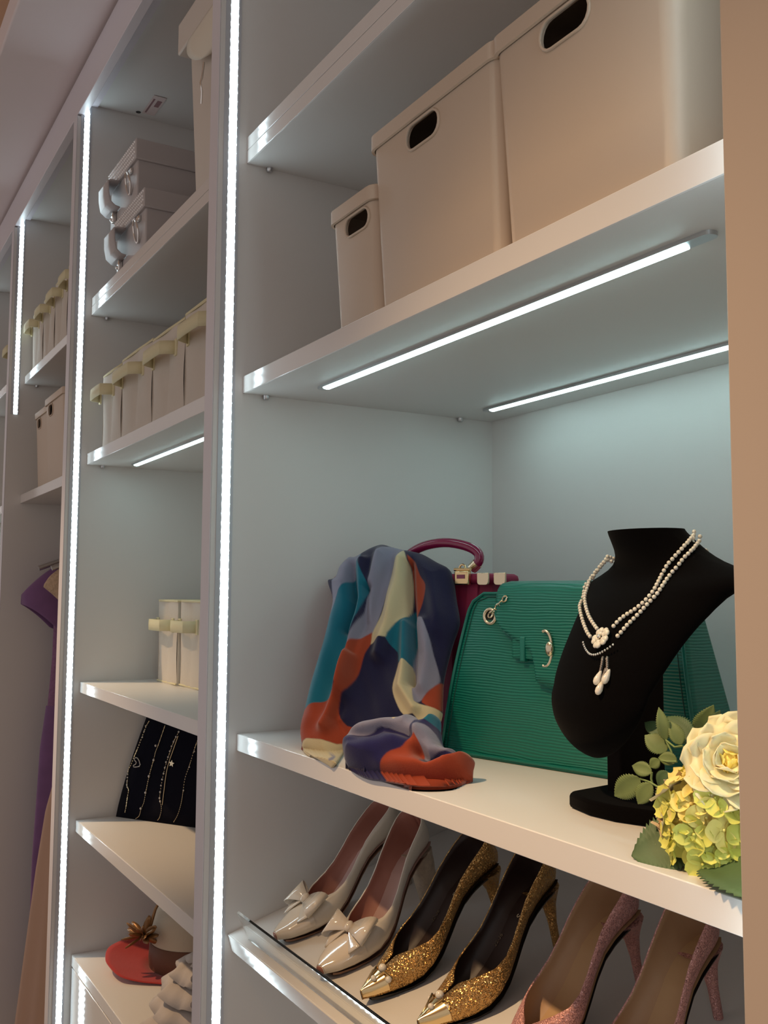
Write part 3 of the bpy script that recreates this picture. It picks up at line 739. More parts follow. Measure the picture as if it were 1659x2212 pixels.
def drape(mb, outl, pats, base, p0, nrm, dome, ridges, step, edge_w, back, rnd):
    """a folded, rounded piece of cloth standing off the plane (p0, nrm)"""
    out = smooth_poly(outl, 4); a = np.array(out); x0, y0 = a.min(0); x1, y1 = a.max(0)
    nx, ny = int((x1-x0)/step)+1, int((y1-y0)/step)+1
    G = np.array([(x0+i*step, y0+j*step) for j in range(ny+1) for i in range(nx+1)])
    ins = inside(G, out); loop = out+[out[0]]; db = segdist(G, loop)
    # snap outside neighbours of inside nodes on to the outline
    use = ins.copy(); I = ins.reshape(ny+1, nx+1)
    nb = np.zeros_like(I)
    nb[1:] |= I[:-1]; nb[:-1] |= I[1:]; nb[:, 1:] |= I[:, :-1]; nb[:, :-1] |= I[:, 1:]
    nb[1:, 1:] |= I[:-1, :-1]; nb[:-1, :-1] |= I[1:, 1:]; nb[1:, :-1] |= I[:-1, 1:]; nb[:-1, 1:] |= I[1:, :-1]
    bord = (nb & ~I).ravel()
    lo = np.array(loop)
    U = lo[:-1]; AB = lo[1:]-U; LL = (AB*AB).sum(1)+1e-12
    for i in np.where(bord)[0]:
        p = G[i]; t = np.clip(((p-U)*AB).sum(1)/LL, 0, 1); q = U+t[:, None]*AB
        G[i] = q[np.argmin(((p-q)**2).sum(1))]
    use |= bord; db[bord] = 0
    f = np.clip(db/edge_w, 0, 1); h = dome*np.sqrt(np.clip(1-(1-f)**2, 0, 1))
    env = np.clip(db/(edge_w*0.8), 0, 1)
    for line, amp, w in ridges:
        d = segdist(G, line); h = h+amp*np.exp(-(d/w)**2)*env
    h = h+rnd*env*(np.sin(G[:, 0]*0.021+G[:, 1]*0.011)+0.6*np.sin(G[:, 0]*0.047-G[:, 1]*0.016+1.3))
    col = np.tile(np.array([*lin(base), 1.0]), (len(G), 1))
    for c, poly in pats:
        sp_ = smooth_poly(poly, 3); sd = segdist(G, sp_+[sp_[0]])*np.where(inside(G, sp_), 1, -1)
        wgt = np.clip(0.5+sd/(step*1.1), 0, 1)[:, None]; col = col*(1-wgt)+np.array([*lin(c), 1.0])*wgt
    idx = {}; vs = []; cs = []
    for i in np.where(use)[0]:
        q = wP(cp(G[i]), p0, nrm)-nrm*h[i]
        if q[2] < ZC1+0.003:                               # cloth that reaches the board lies on it, or hangs over its edge
            q = wZ(cp(G[i]), ZC1+0.003+0.25*h[i])
            if q[1] < SY-0.003: q = wY(cp(G[i]), SY-0.003-0.2*h[i])
        q[0] = max(q[0], 0.002)
        idx[i] = len(vs); vs.append(q); cs.append(col[i])
    nb0 = len(vs)
    for i in np.where(use)[0]:                             # back of the cloth
        q = wP(cp(G[i]), p0, nrm)+nrm*min(back, 0.0015+back*f[i])
        v_ = vs[idx[i]]
        if v_[1] < SY: q = v_+np.array([0, 0.0012, 0.0])
        else: q[2] = max(q[2], ZC1+0.0006); q[1] = max(q[1], SY+0.001)
        if v_[2] < ZC1+0.012 and v_[1] >= SY: q = np.array([v_[0], v_[1], ZC1+0.0005])
        q[0] = max(q[0], 0.001)
        vs.append(q); cs.append(col[i])
    fs = []; W = nx+1
    bset = set(np.where(bord)[0])
    for j in range(ny):
        for i in range(nx):
            k = (j*W+i, j*W+i+1, (j+1)*W+i+1, (j+1)*W+i)
            kk = [q for q in k if q in idx]
            if len(kk) < 3 or all(q in bset for q in kk): continue
            t = [idx[q] for q in kk]; fs.append(tuple(t)); fs.append(tuple(reversed([q+nb0 for q in t])))
    # close the rim: boundary edges of the front sheet
    ec = {}
    for t in fs[::2]:
        for p, q in zip(t, t[1:]+t[:1]): ec[(p, q)] = 1
    rim = [(p, q) for (p, q) in ec if (q, p) not in ec]
    for p, q in rim: fs.append((q, p, p+nb0, q+nb0))
    b = len(mb.v); mb.v += [tuple(v) for v in vs]; mb.f += [tuple(i+b for i in t) for t in fs]; mb.m += [0]*len(fs)
    mb.col = (mb.col or [])+[tuple(c) for c in cs]
sm = MB()
_A = np.array([0.173, 0.062, ZC1]); _u = np.array([0.85, 0.53, 0.0]); _t = np.array([0.10, 0.205, 1.475])-_A
_nr = np.cross(_u, _t); _nr /= np.linalg.norm(_nr)
if np.dot(_nr, CAM-_A) > 0: _nr = -_nr
drape(sm, DR_OUT, DR_PAT, NAVY, _A, _nr, 0.016, [
  ([(545,250),(545,480),(500,720),(440,960),(320,1230)], 0.014, 34),
  ([(660,170),(610,380),(560,600),(490,820),(430,1040)], 0.016, 38),
  ([(780,180),(750,400),(690,640),(640,800)], 0.013, 40),
  ([(800,620),(795,850),(780,1000),(850,1120)], 0.012, 32),
  ([(930,240),(960,420),(990,640)], 0.008, 60),
  ([(900,620),(930,800),(900,980)], 0.008, 40),
  ([(420,220),(370,450),(280,800),(200,1150)], 0.008, 60),
  ([(580,420),(560,620),(500,800)], -0.015, 24),
  ([(815,260),(825,520),(838,760),(832,960)], -0.017, 22),
  ([(470,260),(490,480),(440,640)], -0.012, 26),
  ([(420,1060),(380,1180),(430,1260)], -0.008, 30),
 ], 4.5, 120, 0.020, 0.0016)
_B0 = np.array([0.395, 0.088, ZC1]); _bn = np.array([-0.38, 0.72, -0.62]); _bn /= np.linalg.norm(_bn)
drape(sm, BU_OUT, BU_PAT, (36, 34, 80), _B0, _bn, 0.026, [
  ([(430,1330),(560,1240),(740,1215),(860,1190)], 0.010, 45),
  ([(450,1420),(600,1400),(760,1350)], 0.010, 60),
  ([(900,1280),(950,1290),(1040,1360)], 0.008, 40),
  ([(890,1400),(940,1440),(1040,1400),(1090,1380)], -0.016, 34),
  ([(660,1500),(860,1500),(1040,1490),(1150,1420)], 0.009, 45),
  ([(480,1300),(600,1305),(690,1270),(830,1310)], -0.008, 26),
 ], 4.5, 110, 0.030, 0.001)
sc_t = thing('scarf', (0.22, 0.13, ZC1), 'navy, teal, grey, cream and rust print scarf draped over a magenta bag', 'scarf')
sm.build('cloth', M_SCARF, sc_t, world=True, smooth=180, recalc=False)

# ================================================================== velvet bust
def velvet(name, col):
    m = mat(name, col, 0.95, spec=0.03, sheen=0.02, bump=(900, 0.2, 0.0004)); return m
M_VEL = velvet('black_velvet', (0.0022, 0.0018, 0.0018))
BUX, BUY, BUROT = 0.6114, 0.1715, -0.2548
bt = thing('necklace_bust', (BUX, BUY, ZC1+0.0004), 'black velvet necklace bust on a foot, in front of the green bag', 'display bust', rotz=BUROT)
BR = [ # z, half width, edge y, front bulge, back thickness
 (0.0472, 0.0035, -0.0474, 0.0042, 0.0030), (0.0517, 0.0262, -0.0487, 0.0083, 0.0040), (0.0597, 0.0393, -0.0483, 0.0146, 0.0040), (0.0767, 0.0542, -0.0465, 0.0250, 0.0050), (0.1017, 0.0722, -0.0413, 0.0333, 0.0060), (0.1267, 0.0797, -0.0285, 0.0374, 0.0070), (0.1517, 0.0878, -0.0137, 0.0385, 0.0080), (0.1717, 0.0992, -0.0002, 0.0374, 0.0100), (0.1857, 0.1102, 0.0098, 0.0354, 0.0110), (0.1937, 0.1305, 0.0166, 0.0333, 0.0110), (0.2007, 0.1220, 0.0231, 0.0322, 0.0140), (0.2067, 0.0967, 0.0235, 0.0312, 0.0200), (0.2137, 0.0700, 0.0207, 0.0312, 0.0260), (0.2227, 0.0545, 0.0150, 0.0302, 0.0280), (0.2337, 0.0450, 0.0064, 0.0291, 0.0290), (0.2412, 0.0405, 0.0008, 0.0281, 0.0280)]
zz = [r[0] for r in BR]
def bust_row(z, n=26):
    hw, ye, b, bk = (interp(zz, [r[k] for r in BR], z) for k in (1, 2, 3, 4))
    fr = [(-hw*math.cos(math.pi*i/n), ye-b*max(0.0, math.sin(math.pi*i/n))**0.9, z) for i in range(n+1)]
    ba = [(hw*math.cos(math.pi*i/n), ye+bk*max(0.0, math.sin(math.pi*i/n))**0.6, z) for i in range(1, n)]
    return fr+ba
_zs = np.array(zz); _A = np.array(BR)
def _sm(z, c):                                            # smooth interpolation between the measured rows
    return float(np.mean([np.interp(z+d, _zs, _A[:, c]) for d in np.linspace(-1, 1, 11)*(0.011 if 0.08 < z < 0.172 else 0.004)]))
def bust_row(z, n=30):
    hw, ye, b, bk = (_sm(z, k) for k in (1, 2, 3, 4))
    zl = 0.1017
    if z < zl:
        t_ = min(1.0, (zl-z)/0.0545); hw = max(0.0012, 0.0722*max(0.0, 1-t_**1.8)**0.62); b = 0.0333*max(0.0, 1-t_**1.8)**0.62
    fr = [(-hw*math.cos(math.pi*i/n), ye-b*max(0.0, math.sin(math.pi*i/n))**EX, z) for i in range(n+1)]
    ba = [(hw*math.cos(math.pi*i/n), ye+bk*max(0.0, math.sin(math.pi*i/n))**0.6, z) for i in range(1, n)]
    return fr+ba
EX = 1.3
rows = [bust_row(z) for z in np.concatenate([zz[0]+0.022*(1-np.cos(np.linspace(0, 1.45, 14))), np.linspace(zz[0]+0.024, zz[-1]-0.003, 40), [zz[-1]-0.001, zz[-1]]])]
bm = MB().grid(rows, closed=True); n = len(rows[0]); bm.add(rows[0], [tuple(range(n-1, -1, -1))]); bm.add(rows[-1], [tuple(range(n))])
bust_o = bm.build('torso', M_VEL, bt, smooth=50, weld=True)
MB().box(0.576, 0.594, 0.160, 0.214, ZC1+0.010, ZC1+0.125).build('post', mat('dark_velvet_post', (0.010, 0.0075, 0.0065), 0.9, spec=0.05), bt, world=True, bevel=0.002)
foot = [(0.562, 0.132), (0.568, 0.124), (0.600, 0.1165), (0.628, 0.119), (0.700, 0.150), (0.710, 0.220), (0.600, 0.235), (0.553, 0.190)]
MB().prism([(x, y, ZC1+0.0004) for x, y in foot], (0, 0, 0.013)).build('foot', M_VEL, bt, world=True, bevel=0.003)

# ---- pearl necklace laid on the bust
Mb = lmat(bt); _bvh = BVHTree.FromPolygons([tuple(Mb @ Vector(v)) for v in bm.v], bm.f)
NS = 0.27728
def np_(p): return (1180+p[0]*NS, 1120+p[1]*NS)
def on_bust(p, lift):
    r = Vector(ray(np_(p))).normalized(); h, nrm, _, _ = _bvh.ray_cast(Vector(CAM), r)
    if h is None:                                          # past the edge: rest against the nearest velvet
        best = None
        for t_ in np.linspace(0.70, 1.02, 33):
            q_, n_, _, d_ = _bvh.find_nearest(Vector(CAM)+r*float(t_))
            if best is None or d_ < best[0]: best = (d_, q_, n_, Vector(CAM)+r*float(t_))
        if best[0] > 0.016: return None
        dv = (best[3]-best[1]).normalized(); return best[1]+dv*max(lift, best[0]*0.8)
    if nrm.dot(r) > 0: nrm = -nrm
    return h+nrm*lift
M_PEARL = mat('pearl', (0.80, 0.74, 0.62), 0.16, spec=0.7, coat=0.5, subs=0.1)
M_RHINE = mat('rhinestone', (0.85, 0.80, 0.72), 0.12, 0.9)
nk = thing('pearl_necklace', tuple(Mb @ Vector((0, -0.03, 0.19))), 'two-strand pearl necklace with a flower pendant on the black bust', 'necklace')
PR = 0.00185
pm = MB().ball((0, 0, 0), PR, 10, 7); pearl0 = pm.build('pearl', M_PEARL, nk, smooth=180)
pme = pearl0.data; first = [True]
inv_nk = lmat(nk).inverted()
def put_pearl(w):
    if first[0]: o = pearl0; first[0] = False
    else:
        o = pearl0.copy(); COL.objects.link(o); o.parent = nk
    o.location = inv_nk @ Vector(w)
SA = [(462,298),(415,350),(360,430),(320,500),(295,560),(277,640),(275,700),(285,760),(305,830),(335,900),(365,940)]
SB = [(455,318),(430,345),(378,420),(350,490),(328,560),(313,620),(320,690),(345,770),(380,830),(410,870)]
SC_ = [(1160,95),(1130,150),(1080,215),(1020,290),(960,360),(915,440),(880,510),(840,580),(780,650),(710,710),(640,755),(580,800),(525,860)]
SD = [(1205,132),(1185,180),(1140,250),(1085,310),(1040,370),(990,430),(945,490),(905,550),(870,600),(790,685),(740,740),(690,790),(640,840),(580,910),(548,940)]
for line in (SA, SB, SC_, SD):
    prev = None
    pts = catmull(line, 260); lastw = None
    for p in pts:
        w = on_bust(p, PR)
        if w is None: 
            if lastw is None: continue
            continue
        if prev is None or ((w-prev).length >= PR*2.0 and np.hypot(*(p-pp))*NS >= 5.6):
            put_pearl(w); prev = w; pp = p
# strands behind the neck join the two ends
ends = {}
for nm, p_ in (('L', SA[0]), ('L2', SB[0]), ('R', SC_[0]), ('R2', SD[1])):
    for t_ in range(14):                                  # walk inwards until the ray meets the velvet
        w_ = on_bust((p_[0]+(2.5*t_ if nm[0] == 'L' else -2.5*t_), p_[1]+2*t_), PR)
        if w_ is not None: break
    ends[nm] = w_
for a_, b_, dz in (('R', 'L', 0.0), ('R2', 'L2', -0.004)):
    pa, pb_ = ends[a_], ends[b_]
    if pa is None or pb_ is None: continue
    back = [Mb @ Vector((x, y, zc_+dz)) for x, y, zc_ in ((0.046, 0.022, 0.226), (0.028, 0.046, 0.222), (-0.02, 0.048, 0.216), (-0.046, 0.026, 0.212))]
    prev = pa
    for w in catmull([tuple(pa)]+[tuple(q) for q in back]+[tuple(pb_)], 300):
        if (Vector(w)-prev).length >= PR*2: put_pearl(Vector(w)); prev = Vector(w)
# pendant
pc = on_bust((447, 945), 0.003); r_ = Vector(ray(np_((447, 945)))).normalized()
_, pn, _, _ = _bvh.ray_cast(Vector(CAM), r_); pn = -pn if pn.dot(r_) > 0 else pn
px_ = Vector((0, 0, 1)).cross(pn).normalized(); pz_ = pn.cross(px_).normalized()
Rm = Matrix((px_, pn, pz_)).transposed()
PS = 1.4
def W(x, z, l=0.0): return pc+px_*(x*PS)+pz_*(z*PS)+pn*l
for k in range(5):
    a = R_(-90+72*k); c = pc+px_*(0.0060*math.cos(a))+pz_*(0.0060*math.sin(a))+pn*0.0008
    q = MB(); ra = px_*math.cos(a)+pz_*math.sin(a); ta = pn.cross(ra)
    for s_ in (-1, 1):                                   # two lobes make a heart-shaped petal
        q.ball(c+ta*(0.0015*s_)+ra*0.0010, 0.0030, 10, 7, sc=(1, 0.6, 1), rot=Rm)
    q.ball(c-ra*0.0018, 0.0026, 10, 7, sc=(1, 0.6, 1), rot=Rm)
    q.build('pendant_petal', M_PEARL, nk, world=True, smooth=180)
MB().ball(W(0, 0, 0.0025), 0.0019, 8, 6).build('pendant_centre', M_RHINE, nk, world=True, smooth=180)
for s_ in (-1, 1):
    q = MB()
    for k in range(9):
        f = k/8; q.ball(W(s_*(0.001+0.0135*f), -0.0115+0.0075*f**1.6, 0.0006), 0.0011, 6, 5)
    q.build('rhinestone_sprig', M_RHINE, nk, world=True, smooth=180)
def drop(line, end, name):
    q = MB()
    for p in catmull(line, 8): 
        w = on_bust(p, 0.0010)
        if w: q.obox(w, px_*0.0009, pn*0.0007, pz_*0.0012)
    q.build('rhinestone_chain', M_RHINE, nk, world=True)
    w = on_bust(end, 0.0020)
    t_ = MB().lathe([(0.0, 0.0074), (0.0011, 0.0060), (0.0023, 0.0022), (0.0030, -0.0014), (0.0026, -0.0041), (0.0014, -0.0058), (0, -0.0062)], 12, w, (px_, pn, pz_))
    t_.build('teardrop_pearl', M_PEARL, nk, world=True, smooth=180)
drop([(447, 1090), (440, 1140), (428, 1195)], (415, 1248), '')
drop([(480, 1090), (482, 1140), (480, 1190)], (480, 1240), '')
drop([(468, 1180), (452, 1230), (440, 1265)], (430, 1322), '')

# ================================================================== high heels
def shoe_parts(t, side, m_up, m_line, m_ins, m_sole, heel_m, heel='stiletto', toe='point', L=0.205):
    """pump in local space: toe at y = 0, heel towards +y, sole contact at z = 0"""
    S = [0, .012, .03, .05, .065, .08, .095, .11, .125, .14, .155, .17, .182, .192, .199, .203, L]
    if toe == 'point':
        HW = [.0012, .009, .0185, .0265, .0305, .0315, .0300, .0270, .0245, .0235, .0238, .0243, .0235, .0205, .0150, .0095, .0035]
    else:
        HW = [.0060, .0165, .0235, .0285, .0310, .0312, .0295, .0265, .0242, .0235, .0238, .0243, .0235, .0205, .0150, .0095, .0035]
    ZS = [.006, .003, .001, .0, .0012, .006, .0145, .0260, .0395, .0520, .0600, .0650, .0670, .0680, .0687, .0690, .0693]   # sole line
    HT = [.010, .0165, .024, .0305, .030, .028, .027, .027, .0275, .0290, .0320, .0365, .0405, .0440, .0470, .0485, .0495]   # height of the side wall / vamp
    OP = [0, 0, 0, 0.02, 0.30, .62, .84, .97, 1, 1, 1, 1, 1, 1, 1, 1, 1]                                                 # how far the top is open
    n = 22; rows = []; ns = 60
    for i in range(ns+1):
        s = L*(i/ns)**1.0
        hw = interp(S, HW, s); z0 = interp(S, ZS, s); h = interp(S, HT, s); op = interp(S, OP, s)
        H = h*(1+op*0.85); th0 = R_(86)*op**0.75; row = []
        curve = side*0.006*math.sin(math.pi*s/L)
        for j in range(n+1):
            a = th0+(2*math.pi-2*th0)*j/n                 # from the top opening round under the sole
            c, q = math.cos(a), math.sin(a)
            e = 0.72 if c < 0 else 0.95
            x = hw*math.copysign(abs(q)**0.78, q)*(1-0.10*op*max(0, c+0.1))
            z = z0+H/2+H/2*math.copysign(abs(c)**e, c)
            lean = 0.0
            if s > 0.17: lean = -0.020*((s-0.17)/0.035)**1.3*max(0.0, (z-z0)/0.05-0.35)
            row.append((x+curve, s+lean, z))
        rows.append(row)
    mb = MB().grid(rows)
    k = len(rows)-1
    mb.add(rows[0], [tuple(range(n+1))]); mb.add(rows[k], [tuple(range(n, -1, -1))])
    up = mb.build('upper', [m_up, m_line], t, smooth=60, solid=0.0016, solid_off=-1, matoff=1)
    # insole
    ir = []
    for i in range(6, ns-1):
        s = L*i/ns; hw = interp(S, HW, s)*0.86; z0 = interp(S, ZS, s)+0.0032; cv = side*0.006*math.sin(math.pi*s/L)
        ir.append([(cv+hw*f, s, z0+0.002*f*f) for f in (-1, -.5, 0, .5, 1)])
    MB().grid(ir).build('insole', m_ins, t, smooth=60)
    # outsole
    orr = []
    for i in range(2, ns-4):
        s = L*i/ns; hw = interp(S, HW, s)*0.86; z0 = interp(S, ZS, s); cv = side*0.006*math.sin(math.pi*s/L)
        orr.append([(cv-hw, s, z0+0.0012), (cv-hw*.92, s, z0-0.0016), (cv+hw*.92, s, z0-0.0016), (cv+hw, s, z0+0.0012)])
    MB().grid(orr).build('outsole', m_sole, t, smooth=40)
    # heel
    hb = MB(); hr = []
    zg = -0.0016
    for i in range(13):
        f = i/12; z = 0.0680+(zg-0.0680)*f
        if heel == 'stiletto': r = interp([0, .12, .3, .6, 1], [.0215, .0150, .0080, .0050, .0045], f); yc = interp([0, .12, .3, 1], [.183, .1875, .190, .188], f)
        else: r = interp([0, .15, .4, 1], [.0225, .0195, .0165, .0135], f); yc = interp([0, .3, 1], [.182, .187, .187], f)
        sy = 0.95 if heel == 'stiletto' else 0.85
        hr.append([(r*math.cos(a), yc+r*sy*math.sin(a)-(0.0 if f > .1 else 0), z) for a in [2*math.pi*j/16 for j in range(16)]])
    hb.grid(hr, closed=True); hb.add(hr[-1], [tuple(range(16))]); hb.add(hr[0], [tuple(range(15, -1, -1))])
    hb.build('heel', heel_m, t, smooth=50)
    return S, HW, ZS, HT
# contact frame on the slanted shelf
def on_shelf(x, y, rz):
    q = MD @ Vector((0, 0, 0)); 
    z = 0.9599+0.276*(y-0.0353)
    M = Matrix.Translation((x, y, z+0.0022)) @ Matrix.Rotation(sl, 4, 'X') @ Matrix.Rotation(rz, 4, 'Z')
    return M
def shoe_thing(x, y, rz, label, group):
    M = on_shelf(x, y, rz); t = thing('high_heel_shoe', M.to_translation(), label, 'shoe', group, rot=M.to_euler()); return t
M_WPAT = mat('cream_patent_leather', (0.72, 0.64, 0.53), 0.10, coat=0.7)
M_WLEA = mat('cream_kid_leather', (0.70, 0.64, 0.55), 0.32)
M_LINP = mat('dusty_pink_lining', (0.36, 0.15, 0.11), 0.6)
M_INSP = mat('pale_pink_insole', (0.52, 0.33, 0.29), 0.5)
M_SOLE = mat('brown_outsole', (0.22, 0.12, 0.08), 0.5)
M_LACEH = mat('lace_covered_heel', (0.50, 0.42, 0.33), 0.5, bump=(220, 0.6, 0.0015), var=0.35, vscale=160)
M_GGLIT = glitter('gold_glitter', (0.40, 0.21, 0.065), (0.70, 0.43, 0.16), 1150, 0.85, 0.30, 0.62)
M_DLIN = mat('dark_brown_lining', (0.022, 0.009, 0.006), 0.5)
M_DSOLE = mat('black_outsole', (0.02, 0.015, 0.012), 0.5)
M_PGLIT = glitter('pink_glitter', (0.42, 0.19, 0.18), (0.78, 0.42, 0.38), 1300, 0.35, 0.42, 0.5)
M_PLIN = mat('tan_lining', (0.40, 0.24, 0.13), 0.55)
M_PINS = mat('tan_insole', (0.46, 0.29, 0.15), 0.5)

def bow(t, c, w, rx):
    """flat two-loop bow with tails and a knot"""
    b = MB()
    fw = Matrix.Translation(c) @ Matrix.Rotation(rx, 4, 'X')
    parts = []
    for s in (-1, 1):
        rows = []
        for i in range(15):
            f = i/14; a = math.pi*2*f
            x = s*(0.002+w*(1-math.cos(a))/2); th = 0.0075*math.sin(a)*(0.25+0.75*(1-math.cos(a))/2)
            hh = 0.005+0.013*(1-math.cos(a))/2
            rows.append([(x, -hh+0.002*k*0, th) if k == 0 else (x, hh, th) for k in (0, 1)])
        q = MB().grid(rows); q.xform(fw); q.build('bow_loop', M_WPAT, t, smooth=50, solid=0.0013, solid_off=0)
        tr = []
        for i in range(7):
            f = i/6; tr.append([(s*(0.002+0.022*f)-s*0.004*f, -0.004-0.020*f-0.006*f*(1 if 1 else 0), 0.001-0.004*f), (s*(0.004+0.026*f), -0.001-0.010*f, 0.001-0.006*f)])
        q = MB().grid(tr); q.xform(fw); q.build('bow_tail', M_WPAT, t, smooth=50, solid=0.0012, solid_off=0)
    q = MB().ball((0, 0, 0.0015), 0.0062, 10, 7, sc=(0.7, 1.15, 0.8)); q.xform(fw); q.build('bow_knot', M_WPAT, t, smooth=180)
GW, GGo, GP = 'cream bow pumps', 'gold glitter pumps', 'pink glitter pumps'
for x, y, rz, sd, lab in ((0.094, 0.064, R_(0), -1, 'cream pump with a bow, left one of its pair, behind the acrylic stop'), (0.219, 0.063, R_(15), 1, 'cream pump with a bow, right one of its pair, beside the gold shoe')):
    t = shoe_thing(x, y, rz, lab, GW)
    shoe_parts(t, sd, M_WLEA, M_LINP, M_INSP, M_SOLE, M_LACEH, 'block', 'round')
    # patent toe cap
    S = [0, .012, .03, .045]; HW = [.0060, .0165, .0235, .0275]; ZS = [.006, .003, .001, .0]; HT = [.010, .0165, .024, .0295]; rows = []
    for i in range(15):
        s = 0.045*i/14; hw = interp(S, HW, s)+0.0008; z0 = interp(S, ZS, s); h = interp(S, HT, s)
        rows.append([(sd*0.006*math.sin(math.pi*s/0.205)+hw*math.copysign(abs(math.sin(a))**0.78, math.sin(a)), s-0.0006, z0+h/2+(h/2+0.0008)*math.copysign(abs(math.cos(a))**(0.95), math.cos(a))) for a in [-1.75+3.5*k/18 for k in range(19)]])
    MB().grid(rows).build('toe_cap', M_WPAT, t, smooth=60)
    bow(t, (sd*0.004, 0.050, 0.036), 0.031, R_(24))
for x, y, rz, sd, lab in ((0.306, 0.068, R_(2), -1, 'gold glitter pump with pearls on the toe, left one of its pair'), (0.402, 0.078, R_(4), 1, 'gold glitter pump with pearls on the toe, right one, beside the pink shoe')):
    t = shoe_thing(x, y, rz, lab, GGo)
    shoe_parts(t, sd, M_GGLIT, M_DLIN, M_DLIN, M_DSOLE, M_GGLIT, 'stiletto', 'point')
    S = [0, .012, .03]; HW = [.0012, .009, .0185]; ZS = [.006, .003, .001]; HT = [.010, .0165, .024]; rows = []
    for i in range(11):
        s = 0.026*i/10; hw = interp(S, HW, s)+0.0009; z0 = interp(S, ZS, s); h = interp(S, HT, s)
        rows.append([(sd*0.006*math.sin(math.pi*s/0.205)+hw*math.copysign(abs(math.sin(a))**0.78, math.sin(a)), s-0.0008, z0+h/2+(h/2+0.0009)*math.copysign(abs(math.cos(a))**0.95, math.cos(a))) for a in [-1.9+3.8*k/16 for k in range(17)]])
    MB().grid(rows).build('toe_cap', M_GOLD, t, smooth=60)
    for k, (dx, s, r) in enumerate(((-0.012, 0.026, 0.0036), (0.0, 0.030, 0.0046), (0.013, 0.027, 0.0036), (0.004, 0.015, 0.0032))):
        MB().ball((dx, s, 0.0235-abs(dx)*0.5+r*0.5), r, 12, 8).build('toe_pearl', M_PEARL, t, smooth=180)
    for dx in (-0.007, 0.008):
        MB().tube([(dx*1.8, 0.031, 0.018), (dx, 0.026, 0.0265), (dx*0.4, 0.012, 0.020), (dx*0.2, 0.004, 0.0155)], 0.0013, 6).build('toe_wire', M_GOLD, t, smooth=60)
    # gold print on the dark insole
    for txt, yy, xx, sz in (('22-36', 0.118, -0.010, 0.0062), ('S', 0.140, 0.006, 0.010), ('S', 0.148, 0.007, 0.008)):
        cu = bpy.data.curves.new('print', 'FONT'); cu.body = txt; cu.size = sz; cu.extrude = 0.00005; cu.align_x = 'CENTER'
        to = bpy.data.objects.new('tmp', cu); COL.objects.link(to)
        bpy.context.view_layer.update(); me = bpy.data.meshes.new_from_object(to); bpy.data.objects.remove(to)
        me.materials.clear(); me.materials.append(M_PALEGOLD)
        o = bpy.data.objects.new('insole_print', me); COL.objects.link(o); o.parent = t
        ZS_ = [.006, .003, .001, .0, .0012, .006, .0145, .0260, .0395, .0520, .0620, .0685, .0715]; S_ = [0, .012, .03, .05, .065, .08, .095, .11, .125, .14, .155, .17, .182]
        z = interp(S_, ZS_, yy)+0.0042; sl_ = math.atan2(interp(S_, ZS_, yy+.006)-interp(S_, ZS_, yy-.006), 0.012)
        o.location = (xx+sd*0.006, yy, z+0.001); o.rotation_euler = (Matrix.Rotation(sl_, 3, 'X') @ Matrix.Rotation(R_(78), 3, 'Z')).to_euler()
for x, y, rz, sd, lab in ((0.520, 0.080, R_(3), -1, 'pink glitter pump with a tan insole, left one of its pair'), (0.612, 0.084, R_(3), 1, 'pink glitter pump with a tan insole, right one, cut by the bottom edge')):
    t = shoe_thing(x, y, rz, lab, GP)
    shoe_parts(t, sd, M_PGLIT, M_PLIN, M_PINS, M_DSOLE, M_PGLIT, 'stiletto', 'point')

# ================================================================== bouquet
FS = 0.25256
def fp(p): return (1240+p[0]*FS, 1480+p[1]*FS)
M_ROSE = mat('white_rose_petal', (0.85, 0.75, 0.45), 0.6, subs=0.15, var=0.05, vscale=60)
M_ROSEC = mat('yellow_rose_heart', (0.90, 0.70, 0.16), 0.6, subs=0.15)
M_HYD = [mat('lime_hydrangea', (0.66, 0.66, 0.14), 0.6, var=0.22, vscale=120), mat('yellow_hydrangea', (0.82, 0.70, 0.22), 0.6, var=0.2, vscale=120), mat('blush_hydrangea', (0.72, 0.58, 0.38), 0.6, var=0.15, vscale=120)]
M_LEAF = mat('green_silk_leaf', (0.15, 0.20, 0.060), 0.6, var=0.35, vscale=50, bump=(120, 0.3, 0.0008))
M_LEAFD = mat('dark_silk_leaf', (0.070, 0.125, 0.045), 0.6, var=0.3, vscale=50, bump=(120, 0.3, 0.0008))
M_STEM = mat('pale_green_stem', (0.22, 0.30, 0.10), 0.6)
bq = thing('bouquet', (0.775, 0.085, ZC1), 'white rose and lime hydrangea bouquet lying at the shelf corner', 'flowers')
def frame(nv):
    n_ = Vector(nv).normalized(); x = Vector((0, 0, 1)).cross(n_).normalized(); return x, n_.cross(x), n_
def petal(c, fr, ang, tilt, ln, wd, cup, curl, m, name, par):
    """petal rooted at c; ang about the flower axis, tilt = opening from the axis"""
    X, Y, Z = fr; out = X*math.cos(ang)+Y*math.sin(ang); sd = Z.cross(out)
    rows = []
    for i in range(13):
        v = i/12; rows_ = []
        t = tilt*(0.35+0.65*v)+curl*max(0, v-0.7)/0.3
        # integrate along the petal
        rows.append((v, t))
    pts = []; p = Vector(c)
    for i, (v, t) in enumerate(rows):
        if i: p = p+(out*math.sin(t)+Z*math.cos(t))*(ln/12)
        nrm = (Z*math.sin(t)-out*math.cos(t))
        w = wd*(0.25+0.75*math.sin(min(1.0, v*1.25)*math.pi/2)) if v < 0.72 else wd*math.sqrt(max(0, 1-((v-0.72)/0.30)**2))
        w = max(w, wd*0.25)
        pts.append([p+sd*(w*k)+nrm*(cup*wd*k*k) for k in (-1, -.8, -.6, -.4, -.2, 0, .2, .4, .6, .8, 1)])
    MB().grid(pts).build(name, m, par, world=True, smooth=180, solid=0.0006, solid_off=0)
rc = Vector(wY((1582, 1648), 0.082)); rfr = frame((0.42, -0.80, 0.42))
